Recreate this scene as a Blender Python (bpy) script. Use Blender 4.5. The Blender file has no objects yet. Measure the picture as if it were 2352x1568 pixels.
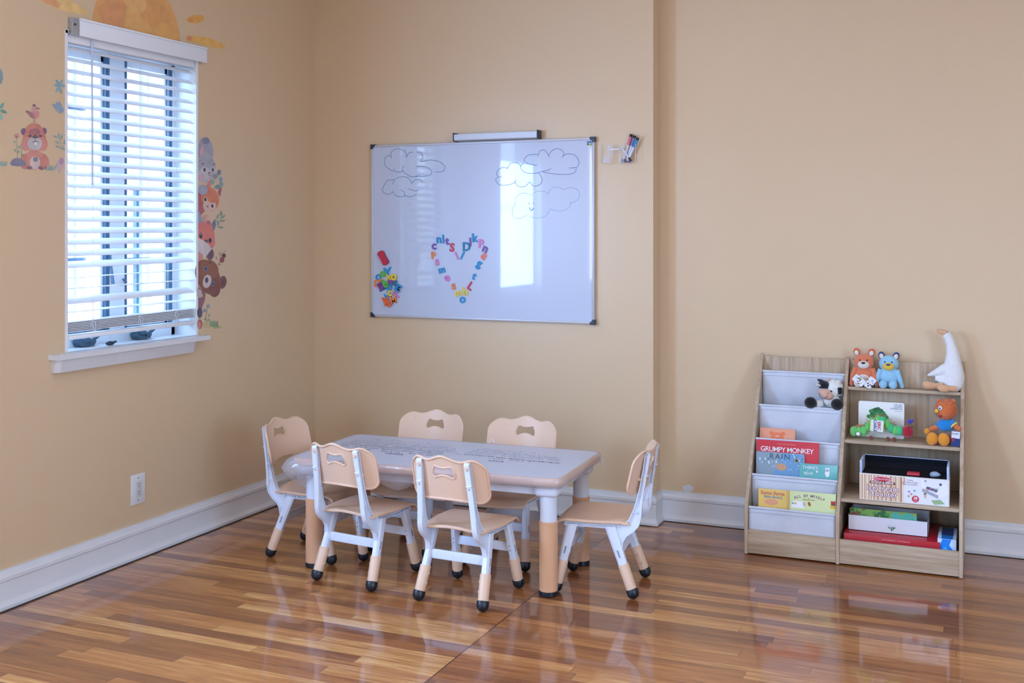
import bpy, bmesh, math, random
from mathutils import Vector, Matrix, Euler, noise
random.seed(7)
S = bpy.context.scene
COL = S.collection
PI = math.pi
# ---------------------------------------------------------------- camera
F_PX, CAM_H, CX, CY = 2540.0, 1.42, 1176.0, 529.0
YAW = math.radians(23.2)
cam = bpy.data.cameras.new('camera'); cam_o = bpy.data.objects.new('camera', cam); COL.objects.link(cam_o)
cam.sensor_fit = 'HORIZONTAL'; cam.sensor_width = 36; cam.lens = F_PX / 2352 * 36
cam.shift_y = -(784 - CY) / 2352
cam.clip_start = .05; cam.clip_end = 200
cam_o.location = (0, 0, CAM_H); cam_o.rotation_euler = (PI / 2, 0, YAW)
S.camera = cam_o
# ---------------------------------------------------------------- sky, lamps, exposure
S.view_settings.view_transform = 'Standard'; S.view_settings.look = 'None'
S.view_settings.exposure = 0.14; S.view_settings.gamma = 1; S.view_settings.use_curve_mapping = False
w = bpy.data.worlds.new('sky'); S.world = w; w.use_nodes = True
wn = w.node_tree.nodes; wl = w.node_tree.links
bg = wn['Background']
tc = wn.new('ShaderNodeTexCoord'); sep = wn.new('ShaderNodeSeparateXYZ'); rmp = wn.new('ShaderNodeValToRGB')
wl.new(tc.outputs['Generated'], sep.inputs[0]); wl.new(sep.outputs['Z'], rmp.inputs[0])
rmp.color_ramp.elements[0].position = -.05; rmp.color_ramp.elements[0].color = (.22, .27, .33, 1)
rmp.color_ramp.elements[1].position = .08; rmp.color_ramp.elements[1].color = (.47, .69, 1, 1)
wl.new(rmp.outputs[0], bg.inputs[0]); bg.inputs[1].default_value = 10

def area(name, loc, rot, sx, sy, power, col):
    l = bpy.data.lights.new(name, 'AREA'); l.shape = 'RECTANGLE'; l.size = sx; l.size_y = sy
    l.energy = power; l.color = col
    o = bpy.data.objects.new(name, l); COL.objects.link(o); o.location = loc; o.rotation_euler = rot
    return o
SKYC = (.29, .52, 1.0)
def tilt(o, spread): o.data.spread = math.radians(spread); return o
# daylight entering through the windows outside the frame (a lamp fills each opening)
tilt(area('daylight_window_2', (-3.46, 2.18, 1.47), (0, -PI / 2, 0), .98, .78, 72, SKYC), 180)
tilt(area('daylight_window_3', (-3.46, 0.10, 1.58), (0, -PI / 2 + .34, 0), 1.25, .86, 285, SKYC), 122)
area('ground_bounce_window_3', (-3.44, 0.10, 1.58), (0, -PI / 2, 0), 1.25, .86, 26, (1, .90, .78))
area('daylight_window_4', (-1.2, -3.43, 1.58), (PI / 2 - .1, 0, 0), 1.1, 1.25, 18, (.58, .76, 1))
area('added_fill_right', (2.64, .9, 1.58), (0, PI / 2 - .05, 0), 1.25, 1.3, 62, (.38, .61, 1))  # added light from the right side to brighten the left wall
for loc, rot, sx, sy in (((-3.62, 3.777, 1.575), (0, -PI / 2, 0), 1.3, .84), ((-3.60, 2.18, 1.575), (0, -PI / 2, 0), 1.3, .84), ((-3.60, 0.10, 1.575), (0, -PI / 2, 0), 1.3, .88), ((-1.2, -3.54, 1.575), (PI / 2, 0, 0), 1.2, 1.3)):
    area('window_portal', loc, rot, sx, sy, 1, (1, 1, 1)).data.cycles.is_portal = True
# warm fill lights added overhead, with no lamp fittings behind them
area('warm_fill_light', (0.5, 1.2, 2.78), (0, 0, 0), 1.0, 1.0, 12, (1, .80, .58))
area('warm_fill_light', (-1.7, 2.6, 2.78), (0, 0, 0), .8, .8, 5, (1, .80, .58))

# ---------------------------------------------------------------- helpers
_s, _c = math.sin(YAW), math.cos(YAW)
def onY(u, v, y):
    t = (u - CX) / F_PX; dx = -_s + t * _c; dy = _c + t * _s; k = y / dy
    return dx * k, CAM_H - (v - CY) / F_PX * k
def onX(u, v, x):
    t = (u - CX) / F_PX; dx = -_s + t * _c; dy = _c + t * _s; k = x / dx
    return dy * k, CAM_H - (v - CY) / F_PX * k

MATS = {}
def lin(c):
    if isinstance(c, str):
        c = c.lstrip('#'); c = tuple(int(c[i:i + 2], 16) / 255 for i in (0, 2, 4))
    return tuple(x / 12.92 if x <= .04045 else ((x + .055) / 1.055) ** 2.4 for x in c) + (1,)
def mat(name, col, rough=.5, spec=.5, metal=0, var=0, vscale=20, bump=0, bscale=200, coat=0, trans=0, alpha=1, sheen=0, sss=0, croug=.05):
    """plain procedural material: colour with noise variation and noise bump"""
    if name in MATS: return MATS[name]
    m = bpy.data.materials.new(name); m.use_nodes = True; n = m.node_tree.nodes; l = m.node_tree.links
    b = n['Principled BSDF']; c = lin(col)
    b.inputs['Base Color'].default_value = c; b.inputs['Roughness'].default_value = rough
    b.inputs['Specular IOR Level'].default_value = spec; b.inputs['Metallic'].default_value = metal
    b.inputs['Coat Weight'].default_value = coat; b.inputs['Coat Roughness'].default_value = croug
    b.inputs['Transmission Weight'].default_value = trans; b.inputs['Alpha'].default_value = alpha
    b.inputs['Sheen Weight'].default_value = sheen
    if sss: b.inputs['Subsurface Weight'].default_value = sss; b.inputs['Subsurface Radius'].default_value = (.01, .01, .01)
    t = n.new('ShaderNodeTexCoord')
    if var:
        ns = n.new('ShaderNodeTexNoise'); ns.inputs['Scale'].default_value = vscale; ns.inputs['Detail'].default_value = 4
        l.new(t.outputs['Object'], ns.inputs['Vector'])
        r = n.new('ShaderNodeValToRGB'); r.color_ramp.elements[0].position = .3; r.color_ramp.elements[1].position = .7
        r.color_ramp.elements[0].color = tuple(x * (1 - var) for x in c[:3]) + (1,)
        r.color_ramp.elements[1].color = tuple(min(1, x * (1 + var)) for x in c[:3]) + (1,)
        l.new(ns.outputs['Fac'], r.inputs[0]); l.new(r.outputs[0], b.inputs['Base Color'])
    if bump:
        ns = n.new('ShaderNodeTexNoise'); ns.inputs['Scale'].default_value = bscale; ns.inputs['Detail'].default_value = 3
        l.new(t.outputs['Object'], ns.inputs['Vector'])
        bp = n.new('ShaderNodeBump'); bp.inputs['Strength'].default_value = bump; bp.inputs['Distance'].default_value = .002
        l.new(ns.outputs['Fac'], bp.inputs['Height']); l.new(bp.outputs[0], b.inputs['Normal'])
    MATS[name] = m; return m

def text_data(s, size, bold=0, extrude=0, align='CENTER', spacing=1.0):
    cu = bpy.data.curves.new('t', 'FONT'); cu.body = s; cu.size = size; cu.offset = bold; cu.extrude = extrude
    cu.align_x = align; cu.align_y = 'CENTER'; cu.space_character = spacing; cu.resolution_u = 3
    o = bpy.data.objects.new('t', cu); me = bpy.data.meshes.new_from_object(o)
    v = [x.co.copy() for x in me.vertices]; f = [list(p.vertices) for p in me.polygons]
    bpy.data.objects.remove(o); bpy.data.curves.remove(cu); bpy.data.meshes.remove(me)
    return v, f

class MB:
    def __init__(s): s.v = []; s.f = []; s.m = []; s.mats = []
    def mi(s, m):
        if m not in s.mats: s.mats.append(m)
        return s.mats.index(m)
    def add(s, vs, fs, m, M=None):
        o = len(s.v); s.v += [(M @ Vector(x)) if M else Vector(x) for x in vs]
        k = s.mi(m)
        for f in fs: s.f.append([o + i for i in f]); s.m.append(k)
        return s
    def bm(s, b, m, M=None):
        b.verts.ensure_lookup_table()
        for i, x in enumerate(b.verts): x.index = i
        s.add([x.co.copy() for x in b.verts], [[x.index for x in f.verts] for f in b.faces], m, M); b.free(); return s
    def box(s, c, d, m, bev=0, rot=None, seg=2):
        b = bmesh.new(); bmesh.ops.create_cube(b, size=1)
        for x in b.verts: x.co = Vector((x.co.x * d[0], x.co.y * d[1], x.co.z * d[2]))
        if bev: bmesh.ops.bevel(b, geom=b.edges[:], offset=min(bev, min(d) * .49), segments=seg, profile=.5, affect='EDGES')
        M = Matrix.Translation(c)
        if rot: M = M @ (rot if isinstance(rot, Matrix) else Euler(rot).to_matrix().to_4x4())
        return s.bm(b, m, M)
    def ell(s, c, r, m, rot=None, seg=20, ring=14, bump=0, bs=30):
        if not hasattr(r, '__len__'): r = (r, r, r)
        b = bmesh.new(); bmesh.ops.create_uvsphere(b, u_segments=seg, v_segments=ring, radius=1)
        for x in b.verts:
            d = 1
            if bump: d = 1 + bump * noise.noise(x.co * bs / 10 + Vector(c) * 40)
            x.co = Vector((x.co.x * r[0], x.co.y * r[1], x.co.z * r[2])) * d
        M = Matrix.Translation(c)
        if rot: M = M @ Euler(rot).to_matrix().to_4x4()
        return s.bm(b, m, M)
    def tube(s, pts, r, m, seg=10, cap=True, closed=False, flat=1.0):
        pts = [Vector(p) for p in pts]; n = len(pts)
        R = r if hasattr(r, '__len__') else [r] * n
        up = None; vs = []
        for i, p in enumerate(pts):
            a = pts[(i - 1) % n] if (i or closed) else p; b = pts[(i + 1) % n] if (i < n - 1 or closed) else p
            t = (b - a).normalized()
            if up is None:
                up = Vector((0, 0, 1)) if abs(t.z) < .9 else Vector((0, 1, 0))
            x = t.cross(up).normalized(); y = x.cross(t).normalized(); up = y
            for k in range(seg):
                q = 2 * PI * k / seg; vs.append(p + x * math.cos(q) * R[i] + y * math.sin(q) * R[i] * flat)
        fs = []
        for i in range(n if closed else n - 1):
            for k in range(seg):
                j = (i + 1) % n; fs.append([i * seg + k, i * seg + (k + 1) % seg, j * seg + (k + 1) % seg, j * seg + k])
        if cap and not closed: fs.append(list(range(seg))[::-1]); fs.append([(n - 1) * seg + k for k in range(seg)])
        return s.add(vs, fs, m)
    def lathe(s, prof, m, M=None, seg=24):
        vs = []; fs = []
        for r, z in prof:
            for k in range(seg): q = 2 * PI * k / seg; vs.append((r * math.cos(q), r * math.sin(q), z))
        for i in range(len(prof) - 1):
            for k in range(seg): fs.append([i * seg + k, i * seg + (k + 1) % seg, (i + 1) * seg + (k + 1) % seg, (i + 1) * seg + k])
        fs.append(list(range(seg))[::-1]); fs.append([(len(prof) - 1) * seg + k for k in range(seg)])
        return s.add(vs, fs, m, M)
    def prism(s, pts, h0, h1, fn, m):
        n = len(pts); vs = [fn(p, h0) for p in pts] + [fn(p, h1) for p in pts]
        fs = [list(range(n))[::-1], [n + i for i in range(n)]] + [[i, (i + 1) % n, n + (i + 1) % n, n + i] for i in range(n)]
        return s.add(vs, fs, m)
    def ring(s, pts, inset, h0, h1, fn, m):
        q = offset2(pts, inset); n = len(pts)
        vs = [fn(p, h0) for p in pts] + [fn(p, h0) for p in q] + [fn(p, h1) for p in pts] + [fn(p, h1) for p in q]; fs = []
        for i in range(n):
            j = (i + 1) % n
            fs += [[i, j, n + j, n + i], [2 * n + i, 3 * n + i, 3 * n + j, 2 * n + j], [i, 2 * n + i, 2 * n + j, j], [n + i, n + j, 3 * n + j, 3 * n + i]]
        return s.add(vs, fs, m)
    def poly(s, pts, m): return s.add(pts, [list(range(len(pts)))], m)
    def grid(s, fn, nu, nv, m):
        vs = [fn(i / nu, j / nv) for j in range(nv + 1) for i in range(nu + 1)]
        fs = [[j * (nu + 1) + i, j * (nu + 1) + i + 1, (j + 1) * (nu + 1) + i + 1, (j + 1) * (nu + 1) + i] for j in range(nv) for i in range(nu)]
        return s.add(vs, fs, m)
    def text(s, st, o, m, size, x=(1, 0, 0), y=(0, 0, 1), bold=0, ext=0, align='CENTER', spacing=1.0, rot=0):
        v, f = text_data(st, size, bold, ext, align, spacing); x = Vector(x); y = Vector(y)
        if rot: x, y = x * math.cos(rot) + y * math.sin(rot), y * math.cos(rot) - x * math.sin(rot)
        z = x.cross(y); o = Vector(o)
        return s.add([o + x * q.x + y * q.y + z * q.z for q in v], f, m)
    def build(s, name, parent=None, sharp=35, loc=None, rot=None, mods=(), flatsh=False, norm=True):
        me = bpy.data.meshes.new(name); me.from_pydata(s.v, [], s.f)
        for m in s.mats: me.materials.append(m)
        for p, k in zip(me.polygons, s.m): p.material_index = k
        b = bmesh.new(); b.from_mesh(me)
        if norm: bmesh.ops.recalc_face_normals(b, faces=b.faces)
        if not flatsh:
            for f in b.faces: f.smooth = True
            for e in b.edges:
                if len(e.link_faces) == 2:
                    try:
                        if e.calc_face_angle() > math.radians(sharp): e.smooth = False
                    except ValueError: pass
        b.to_mesh(me); b.free()
        o = bpy.data.objects.new(name, me); COL.objects.link(o)
        if parent: o.parent = parent
        if loc: o.location = loc
        if rot: o.rotation_euler = rot
        for md in mods:
            q = o.modifiers.new(md[0], md[0])
            for k, val in md[1].items(): setattr(q, k, val)
        return o

def offset2(pts, d):
    n = len(pts); A = sum(pts[i][0] * pts[(i + 1) % n][1] - pts[(i + 1) % n][0] * pts[i][1] for i in range(n))
    sg = 1 if A > 0 else -1; out = []
    for i in range(n):
        a = Vector(pts[i - 1][:2]); b = Vector(pts[i][:2]); c = Vector(pts[(i + 1) % n][:2])
        e1 = (b - a).normalized(); e2 = (c - b).normalized()
        n1 = Vector((-e1.y, e1.x)) * sg; n2 = Vector((-e2.y, e2.x)) * sg
        k = n1 + n2; k = k / max(.35, (1 + n1.dot(n2))) if k.length > 1e-6 else n1
        out.append((b.x + k.x * d, b.y + k.y * d))
    return out

def tag(o, label=None, cat=None, group=None, kind=None):
    if label: o['label'] = label
    if cat: o['category'] = cat
    if group: o['group'] = group
    if kind: o['kind'] = kind
    return o
def empty(name, loc, rz=0, label=None, cat=None, group=None):
    o = bpy.data.objects.new(name, None); COL.objects.link(o); o.location = loc; o.rotation_euler = (0, 0, rz)
    o.empty_display_size = .05
    return tag(o, label, cat, group)
def copy_tree(o, parent=None):
    c = o.copy(); COL.objects.link(c); c.parent = parent
    for ch in list(o.children): copy_tree(ch, c)
    return c
def struct(mb, name, label=None, **k):
    o = mb.build(name, **k); o['kind'] = 'structure'
    if label: o['label'] = label
    return o
# ---------------------------------------------------------------- surface materials
def wall_mat():
    m = mat('wall_paint', '#dcc09a', .36, .5)
    n = m.node_tree.nodes; l = m.node_tree.links; b = n['Principled BSDF']
    b.inputs['Coat Weight'].default_value = .8; b.inputs['Coat Roughness'].default_value = .33
    t = n.new('ShaderNodeTexCoord'); a = n.new('ShaderNodeTexNoise'); a.inputs['Scale'].default_value = 240; a.inputs['Detail'].default_value = 2
    c = n.new('ShaderNodeTexNoise'); c.inputs['Scale'].default_value = 9; c.inputs['Detail'].default_value = 2
    l.new(t.outputs['Object'], a.inputs['Vector']); l.new(t.outputs['Object'], c.inputs['Vector'])
    ad = n.new('ShaderNodeMath'); ad.operation = 'MULTIPLY_ADD'; ad.inputs[1].default_value = 4
    l.new(c.outputs['Fac'], ad.inputs[0]); l.new(a.outputs['Fac'], ad.inputs[2])
    bp = n.new('ShaderNodeBump'); bp.inputs['Strength'].default_value = .16; bp.inputs['Distance'].default_value = .0018
    l.new(ad.outputs[0], bp.inputs['Height']); l.new(bp.outputs[0], b.inputs['Normal']); l.new(bp.outputs[0], b.inputs['Coat Normal'])
    return m
WALL = wall_mat()
def floor_mat():
    m = bpy.data.materials.new('oak_floor'); m.use_nodes = True; n = m.node_tree.nodes; l = m.node_tree.links; b = n['Principled BSDF']
    def N(t, **k):
        x = n.new('ShaderNode' + t)
        for a, v in k.items(): setattr(x, a, v)
        return x
    def math_(op, a, b_=None, c=None):
        x = N('Math', operation=op)
        for i, q in enumerate((a, b_, c)):
            if q is None: continue
            if isinstance(q, (int, float)): x.inputs[i].default_value = q
            else: l.new(q, x.inputs[i])
        return x.outputs[0]
    t = N('TexCoord'); sp = N('SeparateXYZ'); l.new(t.outputs['Object'], sp.inputs[0])
    X, Y = sp.outputs['X'], sp.outputs['Y']
    side = math_('GREATER_THAN', X, -1.62)
    W = .057
    row = math_('FLOOR', math_('DIVIDE', math_('ADD', Y, math_('MULTIPLY', side, .021)), W)); row2 = math_('ADD', row, math_('MULTIPLY', side, 300))
    wn_ = N('TexWhiteNoise', noise_dimensions='1D'); l.new(row2, wn_.inputs['W'])
    L = 1.05
    xs = math_('DIVIDE', math_('ADD', X, math_('MULTIPLY', wn_.outputs['Value'], 7.3)), L)
    pid = math_('FLOOR', xs)
    cb = N('CombineXYZ'); l.new(pid, cb.inputs[0]); l.new(row2, cb.inputs[1])
    w2 = N('TexWhiteNoise', noise_dimensions='3D'); l.new(cb.outputs[0], w2.inputs['Vector'])
    R = w2.outputs['Value']
    # grain: noise stretched along the plank, shifted for every plank
    cv = N('CombineXYZ')
    l.new(math_('ADD', math_('MULTIPLY', X, 1.6), math_('MULTIPLY', R, 40)), cv.inputs[0]); l.new(math_('MULTIPLY', Y, 26), cv.inputs[1]); l.new(math_('MULTIPLY', R, 9), cv.inputs[2])
    g = N('TexNoise'); g.inputs['Scale'].default_value = 1.6; g.inputs['Detail'].default_value = 7; g.inputs['Roughness'].default_value = .62; g.inputs['Distortion'].default_value = .6
    l.new(cv.outputs[0], g.inputs['Vector'])
    ramp = N('ValToRGB'); cr = ramp.color_ramp
    cr.elements[0].position = 0; cr.elements[0].color = lin('#74401f'); cr.elements[1].position = 1; cr.elements[1].color = lin('#d6a060')
    for p, c in ((.3, '#8e5429'), (.6, '#ab6a34'), (.82, '#c08246')): e = cr.elements.new(p); e.color = lin(c)
    lf = math_('MULTIPLY', math_('SUBTRACT', 1, side), .08)
    l.new(math_('ADD', math_('ADD', math_('MULTIPLY', R, .80), math_('MULTIPLY', math_('SUBTRACT', g.outputs['Fac'], .5), 1.3)), math_('ADD', lf, .05)), ramp.inputs[0])
    # dark grain streaks
    g2 = N('TexNoise'); g2.inputs['Scale'].default_value = 3.2; g2.inputs['Detail'].default_value = 5; l.new(cv.outputs[0], g2.inputs['Vector'])
    st = N('MapRange'); st.inputs['From Min'].default_value = .54; st.inputs['From Max'].default_value = .68; l.new(g2.outputs['Fac'], st.inputs['Value'])
    mx = N('Mix', data_type='RGBA'); mx.blend_type = 'MULTIPLY'; mx.inputs[7].default_value = (.48, .34, .26, 1)
    l.new(math_('MULTIPLY', st.outputs[0], .7), mx.inputs[0]); l.new(ramp.outputs[0], mx.inputs[6])
    # joints
    fy = math_('FRACT', math_('DIVIDE', math_('ADD', Y, math_('MULTIPLY', side, .021)), W)); fx = math_('FRACT', xs)
    j1 = math_('LESS_THAN', fy, .022); j2 = math_('LESS_THAN', fx, .0022); j3 = math_('LESS_THAN', math_('ABSOLUTE', math_('ADD', X, 1.62)), .0028)
    jj = math_('MAXIMUM', math_('MAXIMUM', math_('MULTIPLY', j1, .45), math_('MULTIPLY', j2, .75)), j3)
    m2 = N('Mix', data_type='RGBA'); m2.blend_type = 'MULTIPLY'; m2.inputs[7].default_value = (.25, .15, .1, 1); l.new(jj, m2.inputs[0]); l.new(mx.outputs[2], m2.inputs[6])
    l.new(m2.outputs[2], b.inputs['Base Color'])
    b.inputs['Roughness'].default_value = .34; b.inputs['Coat Weight'].default_value = .8; b.inputs['Coat Roughness'].default_value = .055; b.inputs['Coat IOR'].default_value = 1.5
    wv = N('TexNoise'); wv.inputs['Scale'].default_value = 5; wv.inputs['Detail'].default_value = 3; l.new(t.outputs['Object'], wv.inputs['Vector'])
    bp = N('Bump'); bp.inputs['Strength'].default_value = .12; bp.inputs['Distance'].default_value = .004
    l.new(math_('SUBTRACT', math_('ADD', wv.outputs['Fac'], math_('MULTIPLY', g.outputs['Fac'], .06)), math_('MULTIPLY', jj, .25)), bp.inputs['Height'])
    l.new(bp.outputs[0], b.inputs['Normal']); l.new(bp.outputs[0], b.inputs['Coat Normal'])
    return m
def wood_mat(name, axis, c0='#a58a6e', c1='#cdb79c'):
    m = bpy.data.materials.new(name); m.use_nodes = True; n = m.node_tree.nodes; l = m.node_tree.links; b = n['Principled BSDF']
    t = n.new('ShaderNodeTexCoord'); mp = n.new('ShaderNodeMapping'); sc = [38, 38, 38]; sc[axis] = 2.2; mp.inputs['Scale'].default_value = sc
    l.new(t.outputs['Object'], mp.inputs['Vector'])
    a = n.new('ShaderNodeTexNoise'); a.inputs['Scale'].default_value = 1.4; a.inputs['Detail'].default_value = 7; a.inputs['Roughness'].default_value = .65; a.inputs['Distortion'].default_value = .5
    l.new(mp.outputs[0], a.inputs['Vector'])
    r = n.new('ShaderNodeValToRGB'); r.color_ramp.elements[0].position = .28; r.color_ramp.elements[0].color = lin(c0); r.color_ramp.elements[1].position = .68; r.color_ramp.elements[1].color = lin(c1)
    l.new(a.outputs['Fac'], r.inputs[0]); l.new(r.outputs[0], b.inputs['Base Color']); b.inputs['Roughness'].default_value = .5
    bp = n.new('ShaderNodeBump'); bp.inputs['Strength'].default_value = .1; bp.inputs['Distance'].default_value = .001; l.new(a.outputs['Fac'], bp.inputs['Height']); l.new(bp.outputs[0], b.inputs['Normal'])
    return m
TRIM = mat('trim_paint', '#e0e1e4', .35, .5, var=.03, vscale=6, bump=.05, bscale=60)
WHITEP = mat('window_white', '#eef1f5', .35)
CEIL = mat('ceiling_paint', '#eee6dc', .8)
DARKGAP = mat('floor_gap_shadow_line', '#3b332c', .8)

# ---------------------------------------------------------------- room shell
XL, YBL, YBR, XS, XR, YR, ZC = -3.395, 5.17, 5.29, -1.475, 2.6, -3.4, 2.86
TH = .16
mb = MB(); mb.box(((XL + XR) / 2, (YR + YBR) / 2, -.05), (XR - XL + .6, YBR - YR + .6, .1), floor_mat()); struct(mb, 'floor', 'glossy orange oak strip floor')
mb = MB(); mb.box(((XL + XR) / 2, (YR + YBR) / 2, ZC + .05), (XR - XL + .6, YBR - YR + .6, .1), CEIL); struct(mb, 'ceiling')
WZ0, WZ1 = .925, 2.225
WIN = [(3.372, 4.182), (1.76, 2.60), (-.34, .54)]       # openings of the left wall
mb = MB(); T2 = .24
ys = [YR - .1]
for a, b_ in sorted(WIN): ys += [a, b_]
ys.append(YBR + .1)
for i in range(0, len(ys), 2): mb.box((XL - T2 / 2, (ys[i] + ys[i + 1]) / 2, ZC / 2), (T2, ys[i + 1] - ys[i], ZC), WALL)
for a, b_ in WIN:
    mb.box((XL - T2 / 2, (a + b_) / 2, WZ0 / 2), (T2, b_ - a, WZ0), WALL); mb.box((XL - T2 / 2, (a + b_) / 2, (WZ1 + ZC) / 2), (T2, b_ - a, ZC - WZ1), WALL)
struct(mb, 'wall_left', 'beige painted wall with the window')
mb = MB(); mb.box(((XL + XS) / 2, YBL + .15, ZC / 2), (XS - XL, .30, ZC), WALL); struct(mb, 'wall_back', 'beige wall section behind the whiteboard, standing forward of the rest')
mb = MB(); mb.box(((XS + XR) / 2, YBR + .1, ZC / 2), (XR - XS, .20, ZC), WALL); struct(mb, 'wall_back_recess', 'beige wall section behind the bookshelf')
mb = MB(); a, b_ = .2, 1.6
for y0, y1, z0, z1 in ((YR, a, 0, ZC), (b_, YBR, 0, ZC), (a, b_, 0, WZ0), (a, b_, WZ1, ZC)): mb.box((XR + .08, (y0 + y1) / 2, (z0 + z1) / 2), (.16, y1 - y0, z1 - z0), WALL)
struct(mb, 'wall_right')
mb = MB(); a, b_ = -1.8, -.6
for x0, x1, z0, z1 in ((XL, a, 0, ZC), (b_, XR, 0, ZC), (a, b_, 0, WZ0), (a, b_, WZ1, ZC)):
    mb.box(((x0 + x1) / 2, YR - .08, (z0 + z1) / 2), (x1 - x0, .16, z1 - z0), WALL)
struct(mb, 'wall_rear')

BP = [(0, 0), (.030, 0), (.030, .012), (.021, .026), (.018, .034), (.018, .100), (.0225, .105), (.0225, .118), (.018, .124), (.016, .132), (.010, .134), (.010, .143), (0, .143)]
def bb(name, x0, y0, x1, y1, nx, ny, e0=0, e1=0):
    mb = MB(); n = len(BP); d = Vector((x1 - x0, y1 - y0, 0)).normalized(); nv = Vector((nx, ny, 0)); vs = []
    for (x, y, e, sg) in ((x0, y0, e0, -1), (x1, y1, e1, 1)):
        for t, z in BP: q = Vector((x, y, 0)) + nv * t + d * (sg * t * e); vs.append((q.x, q.y, z + .003))
    fs = [list(range(n))[::-1], [n + i for i in range(n)]] + [[i, (i + 1) % n, n + (i + 1) % n, n + i] for i in range(n)]
    mb.add(vs, fs, TRIM); struct(mb, name, 'white moulded baseboard', sharp=25)
bb('baseboard_left', XL, YR, XL, YBL, 1, 0, 0, -1)
bb('baseboard_back', XL, YBL, XS, YBL, 0, -1, -1, 1)
bb('baseboard_step', XS, YBL, XS, YBR, 1, 0, 1, -1)
bb('baseboard_back_recess', XS, YBR, XR, YBR, 0, -1, -1, 0)
mb = MB(); mb.box((XL + .034, (YR + YBL) / 2, .0012), (.012, YBL - YR, .0024), DARKGAP)  # dark strips on the floor paint the shadow along the baseboard foot
mb.box(((XL + XS) / 2, YBL - .033, .001), (XS - XL, .008, .002), DARKGAP); mb.box(((XS + XR) / 2, YBR - .033, .001), (XR - XS, .008, .002), DARKGAP)
struct(mb, 'floor_shadow_line', 'painted shadow line where the floor meets the baseboard')

# white paint patch and cable on the moulding behind the table end
mb = MB(); pts = []
for (u, v) in ((1506, 1137), (1514, 1131), (1522, 1127.5), (1540, 1128), (1556, 1129.5), (1566, 1127), (1574, 1124)):
    x, z = onY(u, v, YBR - .012); pts.append((x, YBR - .012, z))
mb.tube(pts, .0022, TRIM, seg=6)
tag(mb.build('loose_cable'), 'thin white cable lying along the baseboard top right of the wall step', 'cable')
mb = MB(); x0, z0 = onY(1579, 1122, YBR - .001)
pl = [(x0 + .026 * math.cos(q) * (1 + .25 * math.sin(3 * q + 1)), YBR - .0008, z0 + .020 * math.sin(q) * (1 + .3 * math.sin(2 * q))) for q in [2 * PI * k / 18 for k in range(18)]]
mb.poly(pl, mat('spackle', '#d8dbe2', .7)); tag(mb.build('wall_patch'), 'small white filler patch on the wall just above the baseboard', 'wall patch')

# ---------------------------------------------------------------- windows
def clear_mat(name, tint, rough=.03, base=.035, graze=.8):
    m = bpy.data.materials.new(name); m.use_nodes = True; n_ = m.node_tree.nodes; l_ = m.node_tree.links; n_.remove(n_['Principled BSDF'])
    tr = n_.new('ShaderNodeBsdfTransparent'); gl = n_.new('ShaderNodeBsdfGlossy'); gl.inputs['Roughness'].default_value = rough; lw = n_.new('ShaderNodeLayerWeight'); mi = n_.new('ShaderNodeMixShader')
    lw.inputs[0].default_value = .5; pw = n_.new('ShaderNodeMath'); pw.operation = 'POWER'; pw.inputs[1].default_value = 4; ma = n_.new('ShaderNodeMath'); ma.operation = 'MULTIPLY_ADD'; ma.inputs[1].default_value = graze; ma.inputs[2].default_value = base
    l_.new(lw.outputs['Facing'], pw.inputs[0]); l_.new(pw.outputs[0], ma.inputs[0]); tr.inputs[0].default_value = tint
    l_.new(ma.outputs[0], mi.inputs[0]); l_.new(tr.outputs[0], mi.inputs[1]); l_.new(gl.outputs[0], mi.inputs[2]); l_.new(mi.outputs[0], n_['Material Output'].inputs[0])
    return m
GLASS = clear_mat('window_glass', (.95, .98, 1, 1), .02)
SCREEN = mat('dark_screen_frame', '#4a6a86', .5)
BRONZE = mat('storm_frame', '#5a7590', .5)
w1 = empty('window_1', (XL, 3.777, WZ0)); w1['kind'] = 'structure'; w1['label'] = 'double casement window with white frame and open blind'
def wbox(mb, x0, x1, y0, y1, z0, z1, m, bev=.002):   # in world coordinates, stored relative to the window empty
    mb.box(((x0 + x1) / 2 - XL, (y0 + y1) / 2 - 3.777, (z0 + z1) / 2 - WZ0), (x1 - x0, y1 - y0, z1 - z0), m, bev)
ya, yb = WIN[0]; xf = XL - .125
mb = MB()   # white lining of the opening
wbox(mb, XL - .24, XL + .0015, ya - .002, ya + .012, WZ0, WZ1, WHITEP, 0); wbox(mb, XL - .24, XL + .0015, yb - .012, yb + .002, WZ0, WZ1, WHITEP, 0); wbox(mb, XL - .24, XL + .0015, ya, yb, WZ1 - .012, WZ1 + .002, WHITEP, 0)
wbox(mb, XL - .24, XL - .002, ya, yb, WZ0 - .002, WZ0 + .006, WHITEP, 0)
mb.build('jamb_lining', w1)
mb = MB()
wbox(mb, xf - .04, xf, ya + .01, ya + .035, WZ0, WZ1, WHITEP); wbox(mb, xf - .04, xf, yb - .035, yb - .01, WZ0, WZ1, WHITEP)
wbox(mb, xf - .04, xf, ya, yb, WZ0, WZ0 + .05, WHITEP); wbox(mb, xf - .04, xf, ya, yb, WZ1 - .04, WZ1, WHITEP)
ym0, _ = onX(250, 500, xf); ym1, _ = onX(284, 500, xf)
wbox(mb, xf - .04, xf + .006, ym0, ym1, WZ0, WZ1, WHITEP)
mb.build('window_frame', w1)
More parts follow.
